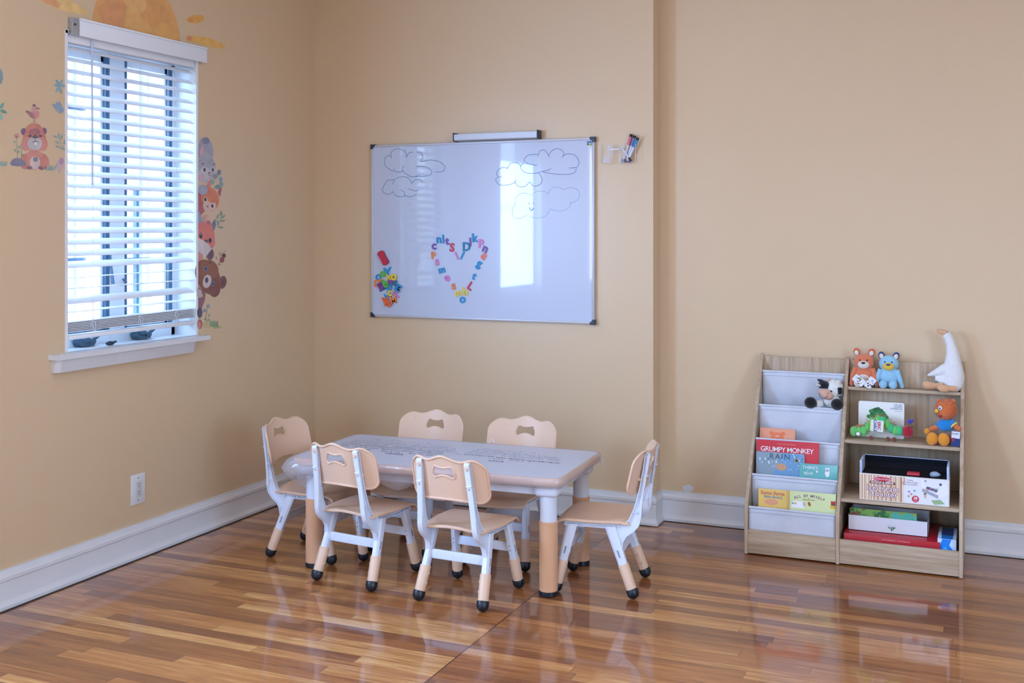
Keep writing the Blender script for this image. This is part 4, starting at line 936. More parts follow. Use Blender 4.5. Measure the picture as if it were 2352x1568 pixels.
def p4(mb, w_, h_):
    T(mb, "THERE'S", w_ * .28, h_ - .017, .019, PWH); T(mb, 'A', w_ * .22, h_ - .030, .007, PWH); T(mb, 'BEAR', w_ * .24, h_ - .042, .017, PWH)
    wx = w_ * .73; pell(mb, wx, h_ - .022, .0085, .008, PWH, .0005); pell(mb, wx, h_ - .036, .0095, .016, PWH, .0005); pell(mb, wx - .007, h_ - .0145, .0028, .0026, PWH, .0005); pell(mb, wx + .007, h_ - .0145, .0028, .0026, PWH, .0005); pell(mb, wx, h_ - .022, .003, .002, PBK, .0009)
    pell(mb, w_ * .46, h_ - .032, .0045, .0045, PWH, .0005)
book('picture_book', 'turquoise picture book with a small white bear, right in the second pocket', x0, x1, zt - .14, zt, y_ + .006, .14, '#5fb3b1', .007, paint=p4, roll=-.008)
# bottom pocket (.205)
z_ = .205; y_ = yfront(z_) + .018
x0, _ = onY(1741, 1150, y_ + .02); x1, zt = onY(1880, 1136, y_ + .02)
def p5(mb, w_, h_):
    T(mb, 'llama llama', .010, h_ - .016, .0235, mat('print_magenta', '#c0355c', .4), align='LEFT', bold=.0001, spacing=1.0); T(mb, 'little library', .024, h_ - .032, .0185, mat('print_blue', '#1f86b8', .4), align='LEFT', bold=.0001, spacing=.95)
    pell(mb, .056, h_ - .054, .030, .013, mat('print_peach', '#eca27a', .4), .0005)
book('board_book', 'yellow board book with magenta lettering at left of the lowest pocket', x0, x1, zt - .12, zt, y_ + .022, .14, '#f2c96a', .014, paint=p5, roll=-.008)
x0, _ = onY(1813, 1140, y_); x1 = gx1 - .001; _, zt = onY(1816, 1129, y_)
def p6(mb, w_, h_):
    pu_ = mat('print_plum', '#7b4a86', .4); s_ = 'ALL BY MYSELF'
    for k, ch_ in enumerate(s_):
        t = (k - 6) / 6.0
        if ch_ != ' ': mb.text(ch_, (w_ * .43 + .060 * t, -.0007, h_ - .0165 - .011 * t * t), pu_, .0158, bold=.0003, rot=-.36 * t)
    T(mb, 'BY', w_ * .42, h_ - .027, .006, PBK); T(mb, 'MERCER MAYER', w_ * .42, h_ - .0335, .0072, PBK)
    sk = mat('print_sketch_white', '#f5f7fb', .4)
    ppoly(mb, [(.006, h_ - .07), (.010, h_ - .045), (.026, h_ - .040), (.050, h_ - .041), (.058, h_ - .044), (.064, h_ - .07)], sk, .0004)
    pell(mb, .024, h_ - .052, .0052, .0048, mat('print_sun', '#f2c12e', .4), .0007); pell(mb, .013, h_ - .052, .004, .003, mat('print_blue', '#1f86b8', .4), .0007)
    for k in range(4): ppoly(mb, [(.056, h_ - .046 - k * .004), (.066, h_ - .047 - k * .004), (.066, h_ - .0485 - k * .004), (.056, h_ - .0475 - k * .004)], pu_, .0008)
    pell(mb, .083, h_ - .050, .0055, .010, mat('print_rust', '#b5502e', .4), .0006, .3)
    rd = mat('print_red_engine', '#c22a35', .4); yl = mat('print_yellow_cart', '#efc12a', .4)
    ppoly(mb, [(w_ - .020, h_ - .045), (w_ - .020, h_ - .030), (w_ - .012, h_ - .030), (w_ - .012, h_ - .034), (w_ - .006, h_ - .028), (w_ - .001, h_ - .030), (w_ - .001, h_ - .045)], rd, .0006)
    ppoly(mb, [(w_ - .025, h_ - .049), (w_ - .001, h_ - .049), (w_ - .001, h_ - .062), (w_ - .022, h_ - .062)], yl, .0006)
    for k in (0, 1): pell(mb, w_ - .015 + k * .009, h_ - .046, .0035, .0035, PBK, .0009)
book('picture_book', 'pale green picture book with curved plum title at right of the lowest pocket', x0, x1, zt - .12, zt, y_ + .006, .12, '#dfecae', .006, paint=p6, roll=-.008)
# board book on the second shelf
x0, _ = onY(1972, 930, 5.17); x1, zt = onY(2077, 930, 5.17)
def p7(mb, w_, h_):
    GR = [mat('print_leaf_%d' % k, c, .5) for k, c in enumerate(('#1f6b35', '#2f8a45', '#175a30'))]
    random.seed(5)
    for k in range(34):
        q = random.uniform(0, PI); pell(mb, w_ * .42 + .040 * math.cos(q) * random.uniform(.3, 1), .088 + .038 * math.sin(q) * random.uniform(.3, 1), .010, .009, random.choice(GR), .0003 + k * .00002, 0, 10)
    ppoly(mb, [(w_ * .40, .050), (w_ * .44, .050), (w_ * .43, .095), (w_ * .41, .095)], mat('print_trunk', '#7a4a2c', .5), .0002)
    gry = mat('print_grey_blue', '#7288a8', .4)
    for k, s_ in enumerate(('THE VERY', 'HUNGRY', 'CATERPILLAR')): T(mb, s_, w_ - .007, h_ - .010 - k * .0085, .0085, gry, align='RIGHT', bold=.0002)
    T(mb, 'by Eric Carle', w_ - .008, h_ - .0365, .0062, gry, align='RIGHT')
book('board_book', 'cream board book with rounded corners standing at the back of the second shelf', x0, x1, SZ[1] + .001, SZ[1] + .157, 5.155, .10, '#dfdbd4', .014, .008, paint=p7)

# ---------------------------------------------------------------- boxes
def T3(mb, s, x, z, size, m, y=-.0008, **k): mb.text(s, (x, y, z), m, size, **k)
# play-set box on the third shelf
yb_ = 4.925
xl, zb_ = onY(1974, 1127, yb_); xr, zr = onY(2180.5, 1147, yb_); zb_ = SZ[2]; Wd = xr - xl; Hb = .113; Ht = .166; Dp = .15
bx_ = empty('toy_set_box', (xl, yb_, zb_ + .001), 0, 'ice cream play set box with striped printed front and dark window on the third shelf', 'box')
KW = mat('carton_white', '#e6ddd2', .5); KB = mat('carton_side_blue', '#b8c8e6', .5)
mb = MB(); mb.box((Wd / 2, Dp / 2, Hb / 2), (Wd, Dp, Hb), KW, .001); mb.box((Wd / 2, Dp / 2 + .001, Hb), (Wd - .006, Dp - .006, .0012), mat('inside_shade', '#10141c', .9, .1))  # dark sheet on top paints the shade inside the open carton
cols = [mat('stripe_%d' % i, c, .45) for i, c in enumerate(('#e8c79a', '#f1e3c6', '#cf9a86', '#f4ead4', '#d9b48c', '#b97f7c'))]
x = .002; k = 0; random.seed(11)
while x < Wd * .52:
    w_ = random.choice((.003, .005, .002)); ppoly(mb, [(x, .004), (x + w_, .004), (x + w_, Hb - .004), (x, Hb - .004)], cols[k % 6], .0003); x += w_; k += 1
ppoly(mb, [(Wd * .50, .004), (Wd - .003, .004), (Wd - .003, Hb - .004), (Wd * .52, Hb - .004), (Wd * .50, Hb * .6)], mat('print_pale', '#ecebf0', .45), .0004)
MR = mat('print_maroon', '#8e3540', .4); RDL = mat('print_red', '#d2344a', .4); BRN = mat('print_brown', '#8a4a36', .4)
pell(mb, Wd * .26, Hb - .019, .040, .011, PWH, .0006); pell(mb, Wd * .26, Hb - .019, .038, .0095, RDL, .0008); T3(mb, 'Melissa & Doug', Wd * .26, Hb - .019, .0105, PWH, -.0011)
ppoly(mb, [(Wd * .12, Hb - .041), (Wd * .40, Hb - .041), (Wd * .41, Hb - .034), (Wd * .39, Hb - .028), (Wd * .13, Hb - .028), (Wd * .115, Hb - .034)], BRN, .0006); T3(mb, 'SCOOP & SERVE', Wd * .26, Hb - .0345, .0125, PWH, -.001, bold=.0003)
for s_, xx, zz in (('IceCream', Wd * .265, Hb - .059), ('Counter', Wd * .27, Hb - .083)):
    T3(mb, s_, xx, zz, .033, MR, -.0006, bold=.0019, spacing=1.0); T3(mb, s_, xx, zz, .033, PWH, -.0009, bold=.0002, spacing=1.0)
for k, s_ in enumerate(('Create', 'Ice Cream Treats,', 'Made to Order!')): T3(mb, s_, Wd * .565, Hb - .014 - k * .009, .0095, MR, -.0009)
pell(mb, Wd * .63, .022, .0145, .0145, RDL, .0006); T3(mb, '28', Wd * .63, .025, .0155, PWH, -.001, bold=.0004); T3(mb, 'PIECES', Wd * .63, .0135, .005, PWH, -.001)
gy = mat('print_grey', '#a9acb8', .45); wd_ = mat('print_wood', '#d9bd96', .45); gn = mat('print_note_green', '#9fb98a', .45)
ppoly(mb, [(Wd * .70, Hb * .50), (Wd * .88, Hb * .28), (Wd * .99, Hb * .46), (Wd * .96, Hb * .86), (Wd * .93, Hb * .86), (Wd * .90, Hb * .60), (Wd * .74, Hb * .70), (Wd * .72, Hb * .93), (Wd * .69, Hb * .93)], PWH, .0006)
ppoly(mb, [(Wd * .70, Hb * .50), (Wd * .88, Hb * .28), (Wd * .88, Hb * .40), (Wd * .71, Hb * .62)], gy, .0008)
ppoly(mb, [(Wd * .74, Hb * .62), (Wd * .86, Hb * .50), (Wd * .88, Hb * .60), (Wd * .76, Hb * .70)], mat('print_dark_tray', '#5d5f78', .45), .0009)
for (a, b_, c) in ((.80, .64, '#c9738a'), (.83, .56, '#b478b8'), (.86, .62, '#9ac08a'), (.76, .56, '#e09a6a'), (.735, .42, '#7a5a4a'), (.56, .45, '#a98ac0'), (.585, .36, '#c08a8a'), (.62, .50, '#8aa0c0'), (.555, .28, '#b0a080')): pell(mb, Wd * a, Hb * b_, .005, .004, mat('dot_' + c, c, .5), .0010)
pell(mb, Wd * .74, Hb - .012, .0055, .0045, gy, .0009); pell(mb, Wd * .905, Hb - .022, .0055, .0055, mat('print_dark_tray', '#5d5f78', .45), .0009)
ppoly(mb, [(Wd * .80, .022), (Wd * .84, .005), (Wd * .955, .012), (Wd * .90, .028)], gn, .0008); ppoly(mb, [(Wd * .72, .044), (Wd * .755, .044), (Wd * .745, .028), (Wd * .73, .028)], wd_, .0008)
mb.build('printed_front', bx_)
mb = MB(); wh = lambda x0, x1, y0, y1, z0, z1: mb.box(((x0 + x1) / 2, (y0 + y1) / 2, (z0 + z1) / 2), (x1 - x0, y1 - y0, z1 - z0), KB, .0005)
wh(.001, .010, .002, Dp, Hb, Ht); wh(Wd - .010, Wd - .001, .002, Dp, Hb, Ht); wh(.001, Wd - .001, Dp - .003, Dp, Hb, Ht); mb.build('carton_frame', bx_)
mb = MB(); mb.box((Wd / 2, .004, (Hb + Ht) / 2), (Wd - .02, .001, Ht - Hb), CL); mb.build('clear_window', bx_)
mb = MB(); mb.box((Wd / 2, Dp - .01, (Hb + Ht) / 2), (Wd - .022, .012, Ht - Hb - .004), mat('inside_shade', '#10141c', .9, .1)); mb.box((Wd * .60, .05, Hb + .004), (.05, .04, .012), RDL, .002); mb.ell((Wd * .84, .05, Hb + .008), (.022, .02, .012), mat('clear_wrap', '#9fb0c4', .15), seg=12, ring=8, bump=.3); mb.build('contents', bx_)
# bottom compartment
BZ = .079
y0_ = 4.893
xl, _ = onY(1938, 1240, y0_); xr, _ = onY(2152, 1262, y0_)
rb = empty('flat_red_box', (xl, y0_, BZ), 0, 'flat red box lying under the white carton in the bottom compartment', 'box'); RB = mat('red_box', '#b8202e', .35)
ww = xr - xl + .012; mb = MB(); mb.box((ww / 2, .155, .0265), (ww, .31, .051), RB, .001); random.seed(4); [ppoly(mb, [(ww * .40 + .0052 * k, .038), (ww * .40 + .0052 * k + .0034, .038), (ww * .40 + .0052 * k + .0034, .038 + random.uniform(.003, .005)), (ww * .40 + .0052 * k, .0425)], mat('print_dull_pink', '#d98a90', .4), .0006) for k in range(22) if k != 11]; mb.build('box_lid', rb)
y1_ = 4.955; xl, zt_ = onY(1948, 1181, y1_); xr, zt2 = onY(2131, 1199, y1_); _, zb2 = onY(1948, 1230, y1_)
wb = empty('white_carton', (xl, y1_, BZ + .053), 0, 'open white carton with a small green triangle mark on the flat red box', 'box'); KC = mat('carton_plain', '#dfdee4', .55)
ww = xr - xl; hh_ = zt_ - (BZ + .053); dd = .20; mb = MB(); t_ = .002
for c, d in (((ww / 2, t_ / 2, hh_ / 2), (ww, t_, hh_)), ((ww / 2, dd, hh_ / 2), (ww, t_, hh_)), ((t_ / 2, dd / 2, hh_ / 2), (t_, dd, hh_)), ((ww - t_ / 2, dd / 2, hh_ / 2), (t_, dd, hh_)), ((ww / 2, dd / 2, t_ / 2), (ww, dd, t_))): mb.box(c, d, KC)
GRN = mat('print_green', '#2f6d4e', .4); ppoly(mb, [(ww * .50, hh_ * .43), (ww * .605, hh_ * .43), (ww * .555, hh_ * .16)], GRN, .0004); ppoly(mb, [(ww * .528, hh_ * .44), (ww * .54, hh_ * .44), (ww * .542, hh_ * .25), (ww * .535, hh_ * .25)], KC, .0007)
[ppoly(mb, [(ww * .50 + .0032 * k, hh_ * .49), (ww * .50 + .0032 * k + .0022, hh_ * .49), (ww * .50 + .0032 * k + .0022, hh_ * .53), (ww * .50 + .0032 * k, hh_ * .525)], mat('print_grey', '#8a90a4', .45), .0005) for k in range(11)]; pell(mb, ww * .562, hh_ * .33, .0042, .0042, mat('print_green_pale', '#7fb08c', .4), .0009)
mb.build('carton_body', wb)
gb = empty('activity_book', (xl + .006, y1_ + .018, BZ + .057), 0, 'book with green leafy cover standing inside the white carton', 'book'); gb.rotation_euler = (-.1, 0, 0)
gw = ww * .84; gh = hh_ + .021; mb = MB(); mb.box((gw / 2, .003, gh / 2), (gw, .006, gh), mat('cover_leaf', '#8fae4e', .4)); random.seed(9)
LF = [mat('leaf_%d' % i, c, .5) for i, c in enumerate(('#4f9a4a', '#7fb04a', '#2f6e3c', '#8a5a3a', '#59b8a0'))]
for k in range(50):
    x = random.uniform(.02, .98) * gw; i = 3 if (x < gw * .25 and k % 3 == 0) else (4 if x > gw * .66 and k % 2 else random.randrange(3)); pell(mb, x, gh - random.uniform(.003, .03), .011, .007, LF[i], .0003 + k * .00002, 0, 9)
ppoly(mb, [(gw * .62, gh - .008), (gw * .80, gh - .012), (gw * .90, gh - .02), (gw * .98, gh - .035), (gw * .62, gh - .035)], LF[4], .0016)
mb.build('front_cover', gb)
y2_ = 4.90; xl, zt_ = onY(2153.5, 1236, y2_); xr, _ = onY(2196.5, 1240, y2_)
sbx = empty('small_blue_box', (xl, y2_, BZ), 0, 'small white box with bright blue watercolour print at the right end of the bottom compartment', 'box')
ww = xr - xl; hh_ = zt_ - BZ; mb = MB(); mb.box((ww / 2, .10, hh_ / 2), (ww, .20, hh_), mat('box_pale_blue', '#c9daf4', .4), .001); BLU = mat('print_bright_blue', '#1482e0', .4); BL2 = mat('print_sky_blue', '#3fb0f4', .4); BDK = mat('print_dark_blue', '#2a4a7a', .4)
ppoly(mb, [(ww * .12, .004), (ww * .10, hh_ * .5), (ww * .25, hh_ - .0005), (ww * .75, hh_ - .0005), (ww * .62, hh_ * .65), (ww * .80, hh_ * .4), (ww * .60, .004)], BLU, .0004); pell(mb, ww * .4, hh_ * .35, .009, .012, BL2, .0006)
zt = hh_ + .0004; mb.poly([(ww * .2, .003, zt), (ww * .8, .003, zt), (ww * .8, .06, zt), (ww * .2, .06, zt)], BLU); mb.poly([(ww * .18, .06, zt), (ww * .82, .06, zt), (ww * .82, .19, zt), (ww * .18, .19, zt)], BDK)
mb.build('box_body', sbx)
# ---------------------------------------------------------------- plush toys
def plush(name, col, **k): return mat(name, col, .95, .2, var=.06, vscale=160, bump=.7, bscale=900, sheen=.5, **k)
def fused(mb, name, parent, vox=.0022, smooth=6):
    return mb.build(name, parent, sharp=180, mods=[('REMESH', dict(mode='VOXEL', voxel_size=vox, use_smooth_shade=True)), ('SMOOTH', dict(factor=.6, iterations=smooth))])
Z1 = SZ[0]
BLK = mat('bead_black', '#15161c', .25); IV = plush('plush_cream', '#efe8dc')
# white goose
yg = 5.205
g = empty('plush_goose', (-.152, yg, Z1), 0, 'white plush goose with long raised neck sitting at the right end of the top shelf', 'stuffed animal')
GW = plush('plush_white', '#f2f1ef'); GO = plush('plush_peach', '#eab58a')
def gp(u, v, y=yg): x, z = onY(u, v, y); return (x + .152, 0, z - Z1)
mb = MB()
sp = [(2191, 884, .040, .036), (2190, 866, .046, .038), (2189, 847, .041, .034), (2189, 828, .033, .029), (2188, 811, .0265, .025), (2185, 793, .0215, .021), (2180, 778, .0205, .0195), (2175, 769, .0195, .019)]
for (a, b_) in zip(sp[:-1], sp[1:]):
    for k in range(4):
        t = k / 4; p = Vector(gp(a[0] * (1 - t) + b_[0] * t, a[1] * (1 - t) + b_[1] * t)); r = a[2] * (1 - t) + b_[2] * t; r2 = a[3] * (1 - t) + b_[3] * t; p.z = max(p.z, r * .9); mb.ell(p, (r, r2, r), GW, seg=16, ring=12)
mb.tube([gp(2190, 846), gp(2168, 848), gp(2146, 857), gp(2130, 862)], [.030, .024, .014, .004], GW, seg=14)
mb.tube([gp(2190, 872), gp(2166, 872), gp(2148, 868)], [.034, .022, .010], GW, seg=14)
body = fused(mb, 'body', g, .0026)
mb = MB(); a, b_ = Vector(gp(2172, 765)), Vector(gp(2150, 758)); mb.tube([a, a.lerp(b_, .45), a.lerp(b_, .85), b_], [.0165, .0155, .0105, .004], GO, seg=16, flat=.75); mb.build('beak', g)
mb = MB(); e_ = gp(2176.5, 762); mb.ell((e_[0], -.0175, e_[2]), .0020, BLK, seg=8, ring=6); mb.build('eye', g)
for q in ([(2196, 892, -.028), (2182, 890, -.036), (2168, 890, -.046)], [(2166, 884, -.020), (2150, 885, -.028), (2132, 882, -.036)]):
    q = [Vector(gp(u, v)) + Vector((0, d, 0)) for u, v, d in q]
    for p in q: p.z = max(p.z, .016)
    mb = MB(); mb.tube([q[0], q[1]], [.014, .014], GO, seg=14); mb.ell(q[2], (.025, .017, .0175), GO, (0, .15, .1)); mb.ell(q[1].lerp(q[2], .5), (.020, .015, .015), GO); fused(mb, 'foot', g, .0022)
# two sitting plush bears (plain generic animals in the colours of the toys)
def bear(name, label, x, y, S_, cb, cface, cear, cmuz, cnose, cbelly, earh, long_arms=True, tags=False, yaw=0):
    e = empty(name, (x, y, Z1), yaw, label, 'stuffed animal')
    s = S_
    mb = MB(); mb.ell((0, 0, .045 * s), (.042 * s, .028 * s, .045 * s), cb); mb.ell((0, 0, .078 * s), (.034 * s, .024 * s, .02 * s), cb); fused(mb, 'body', e)
    if cbelly: mb = MB(); mb.ell((0, -.0135 * s, .040 * s), (.028 * s, .0165 * s, .027 * s), cbelly); mb.build('belly_patch', e)
    mb = MB(); mb.ell((0, 0, .107 * s), (.042 * s, .028 * s, .037 * s), cface); h_ = fused(mb, 'head', e)
    for sx in (-1, 1):
        mb = MB(); mb.ell((sx * .031 * s, .003, (.138 + earh) * s), (.0145 * s, .008 * s, .0185 * s), cear, (0, sx * .25, 0)); er = mb.build('ear', h_)
        mb = MB(); mb.ell((sx * .031 * s, -.0035 * s, (.136 + earh) * s), (.0095 * s, .005 * s, .0115 * s), IV, (0, sx * .25, 0)); mb.build('inner_ear', h_)
        mb = MB(); mb.ell((sx * .0145 * s, -.0262 * s, .117 * s), (.0033 * s, .0018 * s, .0038 * s), BLK, seg=10, ring=8); mb.build('eye', h_)
        ax = .056 if sx > 0 else .050
        mb = MB(); mb.tube([(sx * .034 * s, -.004 * s, .080 * s), (sx * .045 * s, -.010 * s, .050 * s), (sx * ax * s, -.018 * s, .014 * s)], [.012 * s, .0115 * s, .0085 * s], cb, seg=12); mb.ell((sx * ax * s, -.018 * s, .0115 * s), .0098 * s, cb, seg=12, ring=8); mb.build('arm', e)
        mb = MB(); mb.tube([(sx * .018 * s, -.012 * s, .018 * s), (sx * .021 * s, -.038 * s, .0175 * s)], [.015 * s, .016 * s], cb, seg=14); mb.ell((sx * .021 * s, -.042 * s, .0190 * s), (.0182 * s, .011 * s, .0188 * s), cbelly or cb); mb.build('leg', e)
    mb = MB(); mb.ell((0, -.024 * s, .097 * s), (.0245 * s, .015 * s, .018 * s), cmuz); mb.build('muzzle', h_)
    mb = MB(); mb.ell((0, -.0375 * s, .106 * s), (.0092 * s, .0036 * s, .0052 * s), cnose, seg=12, ring=8); mb.build('nose', h_)
    return e
OR_ = plush('plush_orange', '#e8835c'); ORD = plush('plush_rust', '#e0653e'); BLp = plush('plush_pale_blue', '#9fd3ee'); NVp = plush('plush_navy', '#3f4a7c'); YE = plush('plush_yellow', '#f0c848')
x, _ = onY(1984, 880, 5.20)
b1 = bear('plush_bear', 'orange plush bear with cream muzzle at the left end of the top shelf', x, 5.212, 1.03, OR_, OR_, ORD, IV, mat('nose_brown', '#4a2a2c', .5), IV, .010)
TG = mat('swing_tag_print', '#cfd8ea', .4)
for (u, v, r_, nm) in ((1973, 873, -.9, 'left'), (1999, 879, .6, 'right')):
    mb = MB(); px, pz = onY(u, v, 5.155); q = rrect(.0165, .027, .006, 4)
    mb.prism([(a * math.cos(r_) + b_ * math.sin(r_), -a * math.sin(r_) + b_ * math.cos(r_)) for a, b_ in q], 0, .0008, lambda p, h: (px - x + p[0], -.062 + h, max(.001, pz - Z1 + p[1])), mat('tag_white', '#e8ecf4', .4))
    random.seed(int(u))
    for k in range(16): pell_ = [(px - x + random.uniform(-.011, .011), pz - Z1 + random.uniform(-.016, .016))]; a, b_ = pell_[0]; mb.poly([(a + .0034 * math.cos(t), -.0627, max(.002, b_ + .0024 * math.sin(t))) for t in [2 * PI * j / 8 for j in range(8)]], random.choice((mat('tag_dot_blue', '#7f9ccc', .5), mat('tag_dot_yellow', '#d8c070', .5), PBK)))
    mb.build('swing_tag', b1)
x, _ = onY(2041, 885, 5.20)
bear('plush_bear', 'pale blue plush bear with dark blue ears and yellow muzzle on the top shelf', x, 5.212, 1.0, BLp, BLp, NVp, YE, NVp, None, .004)
# cow in the second sling pocket
zc = .618; yc = 5.158
cow = empty('plush_cow', (onY(1897, 905, yc)[0], yc, zc), 0, 'black and white plush cow slumped in the second fabric pocket from the top', 'stuffed animal')
def cp(u, v, d=0): x, z = onY(u, v, yc); return (x - cow.location.x, d, z - zc)
CW = plush('plush_wool_white', '#e9ece8'); CB = plush('plush_black', '#15171f'); CPk = plush('plush_pink', '#e3b5a0')
CWc = mat('plush_curly', '#e9ece8', .95, .2, bump=1.0, bscale=220)
mb = MB(); mb.ell(cp(1916, 892, .006), (.038, .032, .042), CWc, bump=.2, bs=60); mb.ell(cp(1910, 922, .010), (.040, .030, .030), CWc, bump=.2, bs=60); fused(mb, 'body', cow, .0026, 2)
mb = MB(); mb.ell(cp(1898, 903, -.020), (.036, .026, .024), CPk, (0, .45, 0)); mz = fused(mb, 'muzzle', cow)
mb = MB(); pts = [Vector(cp(1884, 899, -.040)), Vector(cp(1887, 908, -.045)), Vector(cp(1896, 912, -.046)), Vector(cp(1904, 905, -.046))]; mb.tube(smooth(pts, 4), .0011, BLK, seg=5); mb.build('smile', mz)
mb = MB(); mb.ell(cp(1905, 900, -.0455), .0022, BLK, seg=8, ring=6); mb.build('nostril', mz)
mb = MB(); mb.ell(cp(1893, 884, -.008), (.026, .026, .022), CB); mb.tube([cp(1896, 880, -.010), cp(1885, 873, -.014), cp(1878, 870, -.016)], [.018, .014, .003], CB, seg=12, flat=.6); mb.build('face_patch', cow)
mb = MB(); mb.tube([cp(1886, 884, -.024), cp(1877, 880, -.028)], [.009, .012], CW, seg=12, flat=.5); mb.build('ear', cow)
mb = MB(); mb.ell(cp(1911, 896, -.028), .0036, BLK, seg=10, ring=8); mb.build('eye', cow)
mb = MB(); mb.tube([cp(1930, 889, -.016), cp(1931, 904, -.022)], [.012, .008], CB, seg=12, flat=.7); mb.build('ear', cow)
mb = MB(); mb.tube([cp(1902, 872, -.004), cp(1906, 869, -.004)], [.009, .006], CPk, seg=10); mb.tube([cp(1928, 884, -.004), cp(1931, 878, -.004)], [.009, .005], CPk, seg=10); mb.build('horn', cow)
for (u, v, u2, v2) in ((1888, 926, 1864, 922), (1922, 924, 1925, 926)):
    mb = MB(); mb.tube([cp(u, v, -.010), cp((u + u2) / 2, v, -.024)], [.017, .019], CW, seg=14); mb.ell(cp(u2, v2, -.034), (.0275, .018, .0265), CB); mb.build('hoof_leg', cow)
# long green plush worm on the second shelf
Z2 = SZ[1]; yc2 = 5.10
wm = empty('plush_worm', (onY(2022, 1000, yc2)[0], yc2, Z2), 0, 'green segmented plush worm with a dark red head arching on the second shelf', 'stuffed animal')
def wp(u, v, d=0): x, z = onY(u, v, yc2); return Vector((x - wm.location.x, d, max(z - Z2, .0225)))
G1 = plush('plush_green', '#6fd06a'); G2 = plush('plush_mint', '#45c985'); WRD = plush('plush_red', '#b01c34')
pth = [(1962, 990), (1974, 991), (1985, 988), (1995, 979), (2005, 970), (2016, 965), (2028, 966), (2038, 974), (2047, 983), (2057, 988), (2067, 989)]
for k, (u, v) in enumerate(pth):
    mb = MB(); mb.ell(wp(u, v), (.0165 if k else .019, .022, .0222), (G1 if k % 2 else G2) if k > 5 else G1, bump=.08, bs=50); mb.build('body_segment', wm)
mb = MB(); mb.ell(wp(2084.5, 991, -.002), (.0245, .024, .0275), WRD); hd = mb.build('head', wm)
mb = MB(); c = wp(2087, 981); mb.ell((c.x + .003, -.0245, c.z + .004), .0028, BLK, seg=8, ring=6); mb.ell((c.x + .015, -.016, c.z + .004), .0026, BLK, seg=8, ring=6); mb.build('eye', hd)
VB = plush('plush_violet_blue', '#4a3fb8')
mb = MB(); c = wp(2089, 970); mb.ell((c.x, 0, c.z + .004), (.010, .009, .011), VB); mb.ell((c.x + .012, 0, c.z + .008), (.006, .005, .006), VB); mb.build('bobble', hd)
BRP = plush('plush_brown', '#8a4630')
for u in (2001, 2040, 2054): mb = MB(); p = wp(u, 1000, -.012); p.z = .0095; mb.ell(p, (.0100, .009, .0095), BRP); mb.build('foot', wm)
random.seed(21); YN = [mat('yarn_%d' % i, c, .9) for i, c in enumerate(('#c9785a', '#d9a58a', '#8a3a34', '#c8b06a'))]
mb = MB()
for k in range(90):
    t = random.random() * (len(pth) - 2); i = int(t); f_ = t - i; u = pth[i][0] * (1 - f_) + pth[i + 1][0] * f_; v = pth[i][1] * (1 - f_) + pth[i + 1][1] * f_
    p = wp(u, v); p.z += .0205; p.y = random.uniform(-.012, .010); d = Vector((random.uniform(-.014, .014), random.uniform(-.008, .008), random.uniform(.001, .010))); mb.tube([p, p + d * .6 + Vector((0, 0, .004)), p + d], .0010, random.choice(YN), seg=4)
tag(mb.build('yarn_fringe', wm), 'rusty yarn fringe along the back', kind='stuff')
mb = MB(); c = wp(2015.6, 975, 0); rr = Vector((c.x, -.030, c.z)); TW2 = mat('tag_white', '#e8ecf4', .4); LM = mat('tag_lime', '#b8d63a', .4)
mb.box(rr, (.058, .001, .049), TW2, 0, (0, .07, 0)); mb.box(rr + Vector((-.0275, -.0004, .0015)), (.0045, .001, .049), LM, 0, (0, .07, 0)); mb.box(rr + Vector((.0275, -.0004, -.0015)), (.0035, .001, .049), LM, 0, (0, .07, 0))
for s_, dx, m_ in (('ERIC', .0085, mat('tag_red', '#c8344e', .4)), ('CARLE', -.0080, mat('tag_slate', '#4a5a6c', .4))): mb.text(s_, rr + Vector((dx, -.0012, 0)), m_, .0175, x=(0, 0, -1), y=(1, 0, 0), bold=.0006)
mb.build('swing_tag', wm)
mb = MB(); c = wp(1972, 994); mb.ell((c.x, -.0225, c.z), (.0105, .001, .0105), mat('badge_plum', '#7a5a70', .5), seg=16, ring=6); mb.ell((c.x, -.0235, c.z), (.0082, .001, .0082), TW2, seg=16, ring=6); mb.build('round_badge', wm)
# fuzzy orange toy with blue shirt
yo = 5.11
cr = empty('plush_monster', (onY(2165, 1000, yo)[0], yo, Z2), 0, 'fuzzy orange plush creature in a blue shirt at the right end of the second shelf', 'stuffed animal')
def op(u, v, d=0): x, z = onY(u, v, yo); return Vector((x - cr.location.x, d, z - Z2))
FO = plush('plush_fuzzy_orange', '#e2793f'); FY = plush('plush_amber', '#f09a2c'); SH = plush('shirt_blue', '#2287d0')
hc = op(2172.7, 940); hr = Vector((.046, .042, .043))
mb = MB(); mb.ell(hc, hr, FO); hd = mb.build('head', cr)
mb = MB(); random.seed(31); FOs = [mat('fur_%d' % i, c, .9) for i, c in enumerate(('#e2793f', '#eb9a62', '#c95a2a', '#f2b48a'))]
for k in range(3200):
    q = random.uniform(0, 2 * PI); z = random.uniform(-.95, 1); r_ = math.sqrt(1 - z * z); n = Vector((r_ * math.cos(q), r_ * math.sin(q), z)); p = hc + Vector((n.x * hr.x, n.y * hr.y, n.z * hr.z))
    if n.y < -.5 and -.62 < n.x < .25 and -.5 < n.z < .35 and random.random() < .7: continue
    d = (n + Vector((random.uniform(-.6, .6), random.uniform(-.6, .6), random.uniform(-.7, .3)))).normalized() * random.uniform(.004, .009); s_ = n.cross(Vector((.3, .2, 1))).normalized() * .0007
    mb.add([p - s_, p + s_, p + d], [[0, 1, 2]], FOs[random.randrange(4)])
tag(mb.build('fur', hd, norm=False), 'shaggy orange fur', kind='stuff')
